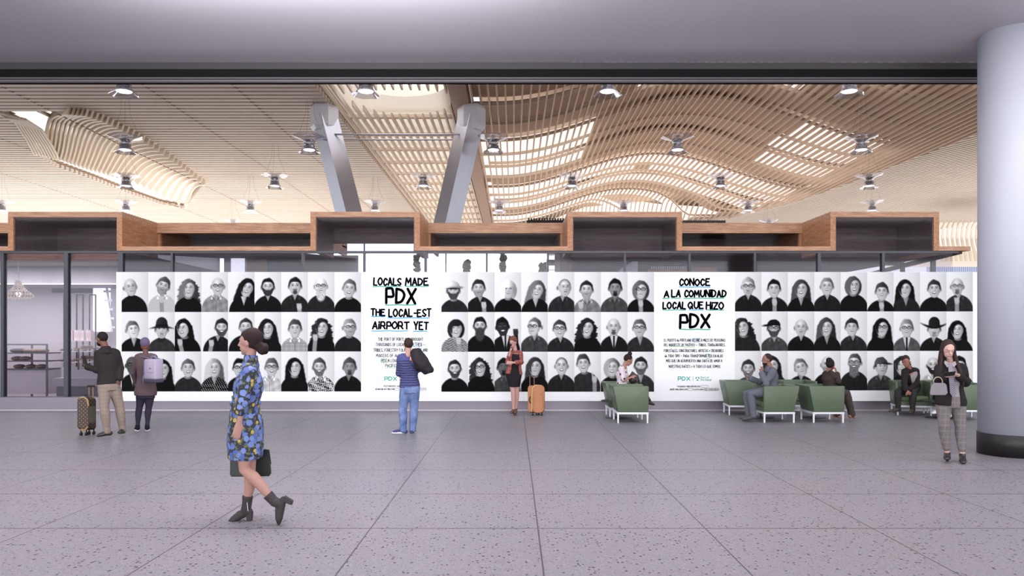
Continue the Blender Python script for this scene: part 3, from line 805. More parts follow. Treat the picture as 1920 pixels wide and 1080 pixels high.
    # features
    for s_ in(-1,1):
        ex=fxc+s_*.058*(1-abs(yw)*.15)
        comp(sst(sdl(X,Y,ex,-.028,.040,.024),.02)*.35,skin*.45)
        comp(sst(sdl(X,Y,ex,-.026,.024,.010),.006)*.8,.95)
        comp(sst(sdl(X,Y,ex+yw*.006,-.027,.012,.012),.005),.03)
        comp(sst(capsule(X,Y,ex-.024,-.037,ex+.024,-.037,.003),.005)*.85,.06)
        comp(sst(capsule(X,Y,ex-.030*s_*s_,-.066+.006*s_*0,ex+.030,-.068,.006),.006)*.75,min(hg,.45)*.6)
        comp(sst(capsule(X,Y,fxc+s_*.045,.035,fxc+s_*.062,.075,.003),.008)*.4,skin*.4)
    comp(sst(capsule(X,Y,fxc+.016,-.02,fxc+.024+yw*.02,.038,.008),.012)*.40,skin*.45)
    comp(sst(capsule(X,Y,fxc-.024,.046,fxc+.024,.046,.004),.006)*.6,skin*.25)
    sm=sp.get('m',1)
    if sm==2:
        comp(sst(sdl(X,Y,fxc,.096,.050,.026),.006),.10); comp(sst(sdl(X,Y,fxc,.090,.044,.015),.006),.97)
    else:
        cv=.010*sm
        comp(sst(capsule(X,Y+cv*((X-fxc)/.05)**2-.0,fxc-.042,.096,fxc+.042,.096,.0045),.006)*.85,skin*.28)
        comp(sst(sdl(X,Y,fxc,.106,.030,.009),.008)*.35,skin*.5)
    # hair on top
    hl={'b':0,'q':.5,'s':1,'l':1,'c':1,'o':1,'u':1}[ht]
    if ht=='q': comp(fm*sst(sdl(X,Y,fxc*.6,.03,rx*.88,ry*.98)*-1,.02)*(Y<-.05)*.75,hair)
    elif ht!='b':
        hcap=sst(sdl(X+wob*.6,Y+.008*np.sin(X*40+seed),-yw*.01,-.038,rx*1.04,ry*(.95+.05*math.sin(seed*1.7))),.012)
        part=.30 if ht in('l','c','o') else .0
        cut=sst(-(sdl(X-part*.05,Y,fxc*.8+.02,.045,rx*.80,ry*.88)),.012) if part else sst(.13-((np.abs((X-fxc*.7)/.138)**3.0+np.abs((Y-.06)/(.185+.012*math.sin(seed*2.3)))**3.2)**(1/3.2))*.13,.010)
        cut=cut if part else np.clip(cut+0*X,0,1)
        lim=(Y<(.30 if part else .01)) 
        comp(hcap*cut*lim,hair)
        if sp.get('fringe'): comp(sst(sdl(X,Y,fxc,-.12,rx*.85,.06),.012),hair)
    if sp.get('gl'):
        for s_ in(-1,1):
            ex=fxc+s_*.060
            d=np.abs(sdl(X,Y,ex,-.024,.050,.036)); comp(sst(d-.0055,.005),sp.get('gc',.06))
        comp(sst(capsule(X,Y,fxc-.02,-.032,fxc+.02,-.032,.004),.005),.08)
        for s_ in(-1,1): comp(sst(capsule(X,Y,fxc+s_*.11,-.03,s_*rx,-.03,.004),.005),.1)
    hat=sp.get('hat')
    if hat:
        hv=sp.get('hc',.15)
        hv2=hv*(1.1-.4*np.clip(X/.2,-1,1))
        if hat=='hard': comp(sst(sdl(X,Y,0,-.10,.155,.15))*(Y<-.085),hv2); comp(sst(sdl(X,Y,0,-.085,.235,.045)),hv2*.85); comp(sst(sdl(X,Y,0,-.062,.15,.022)),.10)
        if hat=='fedora': comp(sst(sdl(X,Y,0,-.16,.145,.16))*(Y<-.09),hv2); comp(sst(capsule(X,Y,-.14,-.115,.14,-.115,.02),.006),.05); comp(sst(sdl(X,Y-.5*np.abs(X)**2,0,-.075,.26,.032)),hv*.8)
        if hat=='cowboy': comp(sst(sdl(X,Y,0,-.17,.14,.15))*(Y<-.09),hv2); comp(sst(sdl(X,Y+.9*X**2,0,-.055,.31,.035)),hv*.7)
        if hat=='cap': comp(sst(sdl(X,Y,0,-.09,.165,.14))*(Y<-.075),hv2); s_=sp.get('bill',-1); comp(sst(sdl(X,Y,s_*.15,-.085,.13,.028,6*s_)),hv*.6)
    hd=sp.get('hand')
    if hd:
        qx,qy=hd[0]*AS,hd[1]
        comp(sst(capsule(xx,yy,qx,qy+.02,qx+hd[2]*.10,1.05,.052)),(sh*1.2 if len(hd)>3 and hd[3]==1 else skin*.80))
        comp(sst(sdl(xx,yy,qx,qy,.062,.075)),skin*1.02)
        for i in range(4): 
            fx_,fy=qx-.048+i*.030,qy-.055
            L_=.055 if not(len(hd)>3 and hd[3]==2 and i==0) else .15
            comp(sst(capsule(xx,yy,fx_,fy+.03,fx_-.005,fy-L_+.03,.015)),skin*1.08); comp(sst(capsule(xx,yy,fx_+.015,fy+.03,fx_+.012,fy-.01,.003),.005)*.6,skin*.4)
    img=np.clip(img,0,1)
    return img
def P(**k): return k
LB=[ # nine columns by three rows
[P(x=.33,y=.38,t=-8,h='b',hg=.5,sh=.05,c='t',yaw=.3,d='bald man in a dark zip jacket'),P(x=.56,y=.35,t=18,hg=.25,f='s',sh=.72,pat='dots',c='o',hand=(.5,.70,.15),d='man in a dotted shirt with hand on chin'),P(x=.52,y=.41,h='c',hg=.30,sh=.03,m=2,d='woman with long wavy hair in a black cowl top'),P(x=.62,y=.36,h='b',hg=.5,gl=1,sh=.5,c='o',m=2,d='bald man with glasses in a light shirt'),P(x=.71,y=.40,t=14,h='l',hg=.04,sh=.03,m=2,c='v',d='laughing woman with long dark hair'),P(x=.5,y=.38,hg=.05,f='f',fg=.12,sh=.04,c='o',d='man with dark hair and beard'),P(x=.52,y=.36,hg=.08,f='g',fg=.15,sh=.10,c='o',hand=(.68,.88,.1),d='man with goatee holding up his fists'),P(x=.49,y=.36,h='b',hg=.6,f='B',fg=.75,gl=1,gc=.02,sh=.10,c='c',m=0,sk=.8,d='bald man with big white beard and dark glasses'),P(x=.56,y=.42,t=8,hg=.32,sh=.03,m=2,d='person with swept short hair in a black sweater')],
[P(x=.42,y=.45,t=-8,hg=.35,sh=.04,c='v',sk=.8,yaw=.4,d='person with short curly hair looking up'),P(x=.51,y=.45,hat='fedora',hc=.13,f='g',fg=.6,sh=.16,c='t',d='man in a wide brimmed felt hat'),P(x=.33,y=.42,t=-4,h='l',hg=.03,sh=.02,m=2,yaw=-.9,hand=(.2,.78,.6),d='woman with long dark hair turned aside'),P(x=.76,y=.40,hg=.10,f='f',fg=.2,sh=.06,c='o',hand=(.38,.80,-.4),m=2,d='man pointing with both hands'),P(x=.67,y=.39,hg=.15,f='s',fg=.3,sh=.05,c='o',d='man in a dark jacket'),P(x=.47,y=.42,t=-5,h='l',hg=.06,sh=.04,m=2,d='smiling woman with long dark hair'),P(x=.52,y=.43,hg=.22,sh=.72,pat='check',c='o',d='man in a checked shirt'),P(x=.52,y=.40,h='c',hg=.10,sh=.03,m=2,hand=(.28,.66,-.3),d='woman with wavy hair and bracelets'),P(x=.57,y=.40,hg=.45,gl=1,f='s',fg=.4,sh=.08,c='c',yaw=.4,m=0,d='man with glasses looking over his shoulder')],
[P(x=.40,y=.35,h='b',sk=.28,hg=.1,gl=1,sh=.05,c='j',d='man in a dark suit with glasses'),P(x=.55,y=.45,h='l',hg=.04,sh=.03,m=2,d='woman with long black hair'),P(x=.5,y=.42,hg=.3,sh=.12,m=2,d='smiling man in a dark henley shirt'),P(x=.48,y=.42,h='l',hg=.55,sh=.04,pat='dots',c='v',m=2,d='woman with long light hair'),P(x=.43,y=.42,hg=.04,gl=1,sh=.05,d='person with dark hair and round glasses'),P(x=.64,y=.40,hg=.3,gl=1,sh=.72,c='o',m=2,d='man with glasses in a white shirt'),P(x=.5,y=.40,t=-4,h='l',hg=.03,sh=.03,d='woman with long straight black hair'),P(x=.43,y=.40,hg=.25,f='f',fg=.35,sh=.6,pat='floral',c='o',m=2,d='man in a leaf patterned shirt'),P(x=.57,y=.40,hg=.22,f='g',fg=.15,sk=.5,sh=.04,c='o',d='man in a black open collar shirt')]]
MBk=[
[P(x=.45,y=.47,hat='hard',hc=.75,hg=.15,f='f',fg=.18,sh=.11,m=0,d='man in a white hard hat'),P(x=.4,y=.41,hg=.12,f='s',fg=.3,sh=.06,c='o',hand=(.6,.84,.15),m=0,d='man in a dark shirt holding his chin'),P(x=.52,y=.44,h='o',hg=.85,fringe=1,sh=.02,d='woman with white bob hair'),P(x=.6,y=.45,t=10,h='l',hg=.32,sh=.03,m=2,c='v',d='woman with long fair hair'),P(x=.63,y=.39,h='q',hg=.35,f='g',fg=.65,sh=.12,c='o',yaw=.5,d='man with cropped hair looking right'),P(x=.46,y=.45,hg=.10,f='s',fg=.4,sh=.42,c='o',hand=(.25,.84,0),d='man in a grey shirt stroking his chin'),P(x=.54,y=.41,hg=.04,f='g',fg=.02,sk=.5,sh=.22,c='o',d='man with a black goatee'),P(x=.5,y=.45,h='o',hg=.28,gl=1,sh=.03,m=0,hand=(.5,.80,.1),d='woman with glasses and bob hair')],
[P(x=.55,y=.42,h='o',hg=.08,fringe=1,sh=.3,pat='stripe',m=2,hand=(.65,.74,.3),d='woman in a striped top'),P(x=.45,y=.36,hg=.06,f='B',fg=.22,sh=.03,m=0,d='man with a long full beard'),P(x=.3,y=.38,t=-6,hg=.03,sk=.16,sh=.05,c='j',m=2,hand=(.8,.52,.25,1),d='laughing man in a suit and tie waving'),P(x=.5,y=.38,hg=.35,gl=1,gc=.02,sh=.2,c='o',yaw=-1,m=0,d='man in profile with dark glasses'),P(x=.45,y=.43,hg=.18,gl=1,sh=.1,c='o',m=2,d='smiling man with glasses in a polo shirt'),P(x=.48,y=.40,t=6,h='c',hg=.08,sh=.02,m=2,d='woman with dark curly hair'),P(x=.48,y=.38,h='b',hg=.3,f='g',fg=.2,sh=.06,c='j',d='bald man in a dark jacket'),P(x=.45,y=.41,hg=.3,gl=1,f='s',fg=.6,sh=.13,c='v',m=0,d='man in a grey v neck sweater')],
[P(x=.5,y=.44,t=-4,hg=.1,f='f',fg=.16,sh=.03,m=2,d='grinning man with short beard'),P(x=.43,y=.40,t=-6,h='c',hg=.12,gl=1,sh=.02,c='t',m=2,d='person with curly hair and glasses'),P(x=.35,y=.40,hg=.05,f='g',fg=.05,sk=.36,sh=.22,c='o',m=0,d='man in a grey shirt'),P(x=.52,y=.38,h='l',hg=.16,sh=.04,d='woman with long straight brown hair'),P(x=.52,y=.36,h='q',hg=.25,sh=.1,pat=None,c='o',m=2,d='smiling man in a striped polo'),P(x=.34,y=.30,t=-4,hg=.2,sh=.14,m=2,hand=(.76,.70,.05,2),d='man pointing upwards'),P(x=.42,y=.40,h='o',hg=.45,sh=.06,m=2,d='woman with a short fair bob'),P(x=.5,y=.36,hg=.1,f='f',fg=.3,sh=.16,c='v',m=0,d='serious man with short beard')]]
RB=[
[P(x=.5,y=.37,hg=.55,gl=1,f='g',fg=.6,sh=.07,c='o',d='man with grey hair and glasses'),P(x=.48,y=.43,hg=.04,sh=.06,c='o',hand=(.5,.78,0),d='person with dark centre parted hair'),P(x=.5,y=.43,h='l',hg=.2,sh=.04,c='v',m=2,d='woman with long straight hair'),P(x=.48,y=.37,hg=.42,sh=.08,c='o',d='man in a dark polo shirt'),P(x=.47,y=.35,h='o',hg=.25,sh=.04,yaw=.6,m=2,d='woman with a bob looking right'),P(x=.56,y=.5,hg=.18,sh=.03,hand=(.55,.86,.1),d='man leaning forward, hand at chin'),P(x=.43,y=.43,h='l',hg=.03,sh=.1,c='v',d='woman with shoulder length black hair'),P(x=.54,y=.43,hg=.15,sh=.05,c='t',m=2,d='man in a dark knitted sweater'),P(x=.41,y=.37,h='b',hg=.3,f='g',fg=.3,gl=1,gc=.3,sh=.13,c='o',hand=(.4,.74,0),m=0,d='bald man with glasses, finger on cheek')],
[P(x=.28,y=.40,t=-12,h='c',hg=.12,sh=.1,m=2,d='woman with long wavy hair, head tilted'),P(x=.47,y=.43,hat='cap',hc=.06,bill=-1,hg=.1,gl=1,f='f',fg=.2,sh=.22,c='o',d='bearded man in a cap and glasses'),P(x=.5,y=.41,h='b',hg=.5,f='g',fg=.65,sh=.04,c='o',d='bald man with a pale goatee'),P(x=.45,y=.40,h='l',hg=.2,sh=.05,c='v',m=2,d='smiling woman in a black v neck'),P(x=.42,y=.40,hg=.12,sh=.12,c='o',m=0,d='man with combed back hair'),P(x=.56,y=.41,h='l',hg=.03,gl=1,sh=.03,d='woman with glasses and long black hair'),P(x=.5,y=.43,hg=.45,gl=1,gc=.2,sh=.28,c='j',d='man in a grey suit jacket'),P(x=.54,y=.45,hat='cowboy',hc=.09,hg=.3,f='g',fg=.5,sh=.06,c='o',d='man in a cowboy hat'),P(x=.41,y=.47,h='l',hg=.02,sh=.05,m=2,d='woman with long straight black hair')],
[P(x=.5,y=.45,hg=.15,f='f',fg=.4,sh=.2,c='o',m=2,d='smiling man with short beard'),P(x=.4,y=.37,h='l',hg=.1,sh=.1,d='woman with long dark hair'),P(x=.5,y=.42,t=-18,hg=.4,sh=.06,c='o',m=0,d='man with tilted head'),P(x=.5,y=.35,h='b',hg=.3,f='s',fg=.2,sh=.04,d='bald man'),P(x=.53,y=.30,hg=.25,gl=1,f='B',fg=.42,sh=.14,pat='check',c='o',yaw=-.4,m=2,d='man with glasses and a long beard'),P(x=.53,y=.40,hat='cap',hc=.25,bill=1,hg=.15,sh=.2,c='o',yaw=.6,d='man in a mesh cap'),P(x=.3,y=.37,h='c',hg=.1,sh=.06,d='woman with long wavy hair'),P(x=.5,y=.37,h='b',hg=.1,f='f',fg=.06,sh=.75,c='o',m=2,d='bald bearded man in a white shirt'),P(x=.5,y=.37,hg=.06,sh=.05,d='man in black')]]
pi_=0
def put_portrait(sp,x0,x1,y0,y1,seed):
    X0,X1=WX(x0,YM),WX(x1,YM); Z0,Z1=WZ(y1,YM),WZ(y0,YM)
    img=portrait(sp,seed)
    g=np.where(img<=.04045,img/12.92,((np.clip(img,0,1)+.055)/1.055)**2.4)*.93+.004
    vx=X0+(X1-X0)*uu.ravel(); vz_=Z1+(Z0-Z1)*vv.ravel()
    co=np.stack([vx,np.full(vx.size,YM-.0015),vz_],1)
    idx=np.arange(GW*GH).reshape(GH,GW)
    fa=np.stack([idx[:-1,:-1],idx[1:,:-1],idx[1:,1:],idx[:-1,1:]],-1).reshape(-1,4)
    me=bpy.data.meshes.new('portrait_print'); me.vertices.add(len(co)); me.vertices.foreach_set('co',co.ravel())
    me.loops.add(fa.size); me.loops.foreach_set('vertex_index',fa.ravel()); me.polygons.add(len(fa)); me.polygons.foreach_set('loop_start',np.arange(len(fa))*4)
    try: me.polygons.foreach_set('loop_total',np.full(len(fa),4))
    except Exception: pass
    me.update(calc_edges=True)
    a=me.attributes.new('print','FLOAT_COLOR','POINT'); gg=g.ravel(); a.data.foreach_set('color',np.stack([gg,gg,gg*1.005,np.ones_like(gg)],1).ravel().astype(np.float32))
    o=link_mesh('portrait_print',me,printm,mural); o['label']='black and white portrait of a '+sp['d']
for blk,x0,x1,ys in ((LB,228,677,((510.4,585),(585,659),(659,734))),(MBk,827.6,1226.3,((510.4,585),(585,659.5),(659.5,734.5))),(RB,1378,1824,((510.4,584),(584.5,658),(658.5,732)))):
    nc=len(blk[0]); cw=(x1-x0)/nc
    for r,row in enumerate(blk):
        for c,sp in enumerate(row):
            pi_+=1
            if sp.get('pat') is None: sp.pop('pat',None)
            put_portrait(sp,x0+c*cw,x0+(c+1)*cw,ys[r][0],ys[r][1],pi_)
# ---------- hand lettering
GL={'A':'00,39,60|13,53','B':'00,09|~09,48,56,35,05|~05,45,62,40,00','C':'~67,58,39,16,12,30,51,62','D':'00,09|~09,48,65,41,00','E':'59,09,00,60|05,45','F':'59,09,00|05,45','G':'~67,39,16,12,30,62|62,64,34','H':'00,09|60,69|05,65','I':'00,09','i':'00,06|08,09','J':'~49,43,20,01','K':'00,09|59,04,60','L':'09,00,50','M':'00,19,43,79,80','N':'00,09,60,69','O':'~39,06,03,30,63,66,39','P':'00,09|~09,49,57,54,04','Q':'~39,06,03,30,63,66,39|43,70','R':'00,09|~09,49,57,54,04|34,60','S':'~58,39,07,24,52,30,01','T':'09,69|39,30','U':'~09,03,30,63,69','V':'09,30,69','W':'09,20,46,60,89','X':'00,69|09,60','Y':'09,34,69|34,30','Z':'09,69,00,60',
'd':'~43,15,03,10,41|49,40','e':'~03,43,35,15,02,20,41','y':'06,23|46,00','o':'~25,03,20,43,25','r':'00,05|~03,25,45','t':'19,10|05,35','f':'~38,28,16,10|05,35','l':'09,00','a':'~44,25,03,10,41|45,40','n':'00,05|~03,25,44,40','s':'~44,25,03,32,10,01','h':'09,00|~03,25,44,40','p':'~03,25,43,20,01|05,00','-':'14,44','—':'04,84','.':'00,01','!':'09,03|01,00',',':'11,00',':':'01,02|05,06','Ó':'~39,06,03,30,63,66,39|2a,4c','Í':'00,09|0a,2c','Á':'00,39,60|13,53|2a,4c','Ñ':'00,09,60,69|~1b,3c,4a,6b'}
def smooth_pts(p):
    if len(p)<3: return p
    closed=(p[0]-p[-1]).length<1e-6; out=[]
    n=len(p)
    for i in range(n-1):
        p0=p[i-1] if i>0 else (p[-2] if closed else p[0]); p1,p2=p[i],p[i+1]; p3=p[i+2] if i+2<n else (p[1] if closed else p[-1])
        for k in range(5):
            t_=k/5; out.append(.5*((2*p1)+(p2-p0)*t_+(2*p0-5*p1+4*p2-p3)*t_*t_+(3*p1-p0-3*p2+p3)*t_**3))
    out.append(p[-1]); return out
RK=[0]
def ribbon(m,pts,w,Y0_,hv=0):
    """flat painted stroke with rounded ends; pts are (x,z) vectors; overlapping dabs sit a hair apart"""
    Y=Y0_
    for a,b in zip(pts,pts[1:]):
        d=(b-a); 
        if d.length<1e-6: continue
        d=d.normalized(); nn=V((-d.y,d.x))*(w/2); RK[0]=(RK[0]+1)%37; Y=Y0_-RK[0]*5e-5
        m.quad((a.x+nn.x,Y,a.y+nn.y),(a.x-nn.x,Y,a.y-nn.y),(b.x-nn.x,Y,b.y-nn.y),(b.x+nn.x,Y,b.y+nn.y))
    for a in pts:
        RK[0]=(RK[0]+1)%37; Y=Y0_-RK[0]*5e-5
        m.face(m.ring([V((a.x+w/2*math.cos(2*PI*k/8),Y,a.y+w/2*math.sin(2*PI*k/8))) for k in range(8)]))
tr=random.Random(5)
def letters(m,s,x0,x1,yb,yt,wpx,Y=None,jit=.25,slant=.03,Yp=None):
    Yp=Yp or YM; Y=Y or Yp-.003; u=Yp/F
    adv=[]
    for ch in s:
        if ch==' ': adv.append(4.2)
        else: adv.append(max(int(q[0],16) for st in GL[ch].split('|') for q in st.strip('~').split(','))+2.4)
    tot=sum(adv)-2.4; sx=(x1-x0)*u/tot; sz=(yb-yt)*u/9
    X=WX(x0,Yp); Z0=WZ(yb,Yp); w=wpx*u
    for ch,a in zip(s,adv):
        if ch!=' ':
            jz=tr.uniform(-jit,jit); js=1+tr.uniform(-.05,.05); ang=tr.uniform(-.05,.05)*(1 if jit else 0)
            for st in GL[ch].split('|'):
                sm=st[0]=='~'; pts=[V((int(q[0],16),int(q[1],16))) for q in st.strip('~').split(',')]
                if sm: pts=smooth_pts(pts)
                ribbon(m,[V((X+(p.x+p.y*slant+ang*p.y)*sx,Z0+(p.y*js+jz-ang*(p.x-3))*sz)) for p in pts],w,Y)
        X+=a*sx
ink=mat('black_ink',(6,6,8),.9,spec=.0); teal=mat('teal_ink',(0,168,140),.6); blue=mat('blue_ink',(0,164,222),.6); lime=mat('green_ink',(120,205,100),.6)
def line_of(text,x0,x1,yb,yt,w,nm='lettering',mm=None,jit=.25,slant=.03):
    m=MB(); letters(m,text,x0,x1,yb,yt,w,jit=jit,slant=slant); o=m.build(nm,mm or ink,mural,fix=False); return o
def under(x0,x1,y,mm,w=1.6):
    m=MB(); n=12; ribbon(m,[V((WX(x0+(x1-x0)*i/n,YM),WZ(y+.5*math.sin(i*.9+x0)*.7,YM))) for i in range(n+1)],w*YM/F,YM-.0025); m.build('underline',mm,mural,fix=False)
def ovl(x0,x1,y0,y1,mm,w=.7):
    m=MB(); cx_,cy_=(x0+x1)/2,(y0+y1)/2; rx_,ry_=(x1-x0)/2,(y1-y0)/2
    pts=[]
    for k in range(33):
        a=2*PI*k/32; c,s_=math.cos(a),math.sin(a); e=.55
        pts.append(V((WX(cx_+rx_*abs(c)**e*(1 if c>0 else -1),YM),WZ(cy_+ry_*abs(s_)**e*(1 if s_>0 else -1),YM))))
    ribbon(m,pts,w*YM/F,YM-.0025); m.build('circled_outline',mm,mural,fix=False)
def zx(v): return 670+v/4.318
def zy(v): return 500+v/4.32
line_of('LOCALS',zx(133),zx(352),zy(150),zy(94),3.1); line_of('MADE',zx(390),zx(573),zy(150),zy(94),3.1)
under(zx(125),zx(355),zy(161),teal); under(zx(386),zx(577),zy(159),teal)
line_of('PDX',zx(234),zx(468),zy(297),zy(184),5.0); under(zx(228),zx(473),zy(310),teal,1.8)
line_of('THE',zx(112),zx(222),zy(395),zy(345),3.1); line_of('LOCAL-EST',zx(256),zx(595),zy(403),zy(346),3.1)
under(zx(113),zx(223),zy(404),blue); under(zx(250),zx(585),zy(415),blue)
line_of('AiRPORT',zx(124),zx(418),zy(503),zy(447),3.1); line_of('YET',zx(460),zx(572),zy(508),zy(450),3.1)
under(zx(118),zx(408),zy(521),blue); under(zx(455),zx(563),zy(524),blue)
for s_,a,b,yv in (('THE PORT OF PORTLAND BROUGHT',168,532,600),('THOUSANDS OF LOCALS TOGETHER —',150,548,643),('TRIBES, FORESTRY FOLKS, BUILDERS AND',132,570,688),('MAKERS OF ALL KINDS TO MAKE',153,545,732),('PDX A LOVE LETTER TO THE',196,520,773),('PACiFiC NORTHWEST.',228,480,813)):
    line_of(s_,zx(a),zx(b),zy(yv),zy(yv-24),.8,'paragraph_line',jit=.35)
ovl(zx(452),zx(522),zy(617),zy(650),blue); ovl(zx(190),zx(248),zy(747),zy(777),teal); under(zx(228),zx(310),zy(820),lime,.8)
def pdx(dx=0):
    line_of('PDX',zx(222),zx(318),zy(921),zy(892),1.5,'logo_lettering',teal,0,0)
    m=MB(); ribbon(m,[V((WX(zx(343),YM),WZ(zy(887),YM))),V((WX(zx(343),YM),WZ(zy(923),YM)))],.5*YM/F,YM-.0025); m.build('divider',ink,mural,fix=False)
    m=MB(); c=V((WX(zx(379),YM),WZ(zy(907),YM))); r=zx(17)-zx(0); r*=YM/F
    for k in range(3):
        a0=PI/2+.35+k*2*PI/3; a1=a0+1.45
        pts=[c+V((.28*r*math.cos((a0+a1)/2),.28*r*math.sin((a0+a1)/2)))]+[c+r*V((math.cos(a0+(a1-a0)*i/8),math.sin(a0+(a1-a0)*i/8))) for i in range(9)]
        m.face(m.ring([V((p.x,YM-.0025,p.y)) for p in pts]))
    m.build('round_emblem',teal,mural,fix=False)
    line_of('Port of',zx(406),zx(470),zy(904),zy(890),.7,'logo_lettering',teal,0,0); line_of('Portland',zx(406),zx(488),zy(923),zy(909),.7,'logo_lettering',teal,0,0)
pdx()
line_of('PHOTOGRAPHY AND CREATIVE',zx(214),zx(420),zy(973),zy(962),.45,'credit_line'); line_of('DESIGN AND ART DIRECTION',zx(147),zx(300),zy(998),zy(986),.45,'credit_line'); line_of('ILLUSTRATION',zx(360),zx(552),zy(998),zy(986),.45,'credit_line')
ovl(zx(301),zx(337),zy(982),zy(1001),ink,.4); ovl(zx(500),zx(560),zy(982),zy(1003),ink,.4)
def zx(v): return 1220+v/4.318
line_of('CONOCE',zx(232),zx(477),zy(152),zy(100),3.1); under(zx(230),zx(480),zy(165),blue)
line_of('A',zx(110),zx(145),zy(248),zy(197),3.1); line_of('LA',zx(170),zx(238),zy(245),zy(193),3.1); line_of('COMUNiDAD',zx(272),zx(608),zy(244),zy(192),3.1)
under(zx(97),zx(148),zy(258),teal); under(zx(168),zx(238),zy(256),teal); under(zx(270),zx(592),zy(256),teal)
line_of('LOCAL',zx(100),zx(280),zy(340),zy(289),3.1); line_of('QUE',zx(305),zx(424),zy(338),zy(286),3.1); line_of('HiZO',zx(450),zx(587),zy(343),zy(290),3.1)
under(zx(98),zx(283),zy(351),teal); under(zx(310),zx(425),zy(350),blue); under(zx(450),zx(590),zy(351),teal)
line_of('PDX',zx(238),zx(475),zy(494),zy(388),5.0); under(zx(232),zx(480),zy(508),teal,1.8)
for s_,a,b,yv in (('EL PUERTO de PORTLAND REUNIÓ A MILES DE PERSONAS',107,603,606),('DEL NOROESTE DE PACÍFICO — TRIBUS, TRABAJADORES,',107,603,644),('FORESTALES, CONSTRUCTORES, ARTISTAS y CREADORES',107,588,691),('de TODO TIPO — PARA TRANSFORMAR PDX EN ALGO',115,583,733),('MÁS QUE UN AEROPUERTO: UNA CARTA DE AMOR A',125,578,773),('NUESTRAS RAÍCES y A TODO LO QUE SOMOS',147,563,818)):
    line_of(s_,zx(a),zx(b),zy(yv),zy(yv-21),.75,'paragraph_line',jit=.35)
ovl(zx(337),zx(410),zy(580),zy(611),blue); ovl(zx(441),zx(491),zy(708),zy(740),teal)
under(zx(148),zx(226),zy(646),lime,.8); under(zx(240),zx(262),zy(646),lime,.8); under(zx(272),zx(355),zy(651),lime,.8)
pdx()
line_of('FOTOGRAFÍA Y DIRECCIÓN CREATIVA',zx(216),zx(400),zy(976),zy(965),.45,'credit_line'); line_of('DISEÑO Y DIRECCIÓN DE ARTE',zx(156),zx(300),zy(1000),zy(989),.45,'credit_line'); line_of('ILUSTRACIÓN',zx(345),zx(420),zy(1000),zy(989),.45,'credit_line'); line_of('THE ENSEMBLE',zx(428),zx(548),zy(1000),zy(989),.45,'credit_line')
ovl(zx(406),zx(466),zy(961),zy(979),ink,.4); ovl(zx(302),zx(338),zy(986),zy(1003),ink,.4); ovl(zx(423),zx(551),zy(985),zy(1004),ink,.4)
# vertical lettering on the bakery glass, running down beside the mural
m=MB(); letters(m,'Leslie Randolph'.replace('R','R'),0,66,0,-9,.8,Yp=YF,Y=0,jit=0,slant=0)
Rm=Matrix.Rotation(PI/2,4,'Y'); bmesh.ops.transform(m.bm,matrix=Matrix.Translation((WX(210,YF),YF+.095,WZ(530,YF)))@Rm@Matrix.Translation((-WX(0,YF),0,-WZ(0,YF))),verts=m.bm.verts)
m.build('glass_lettering',mat('grey_vinyl',(70,66,72),.6),win,fix=False)
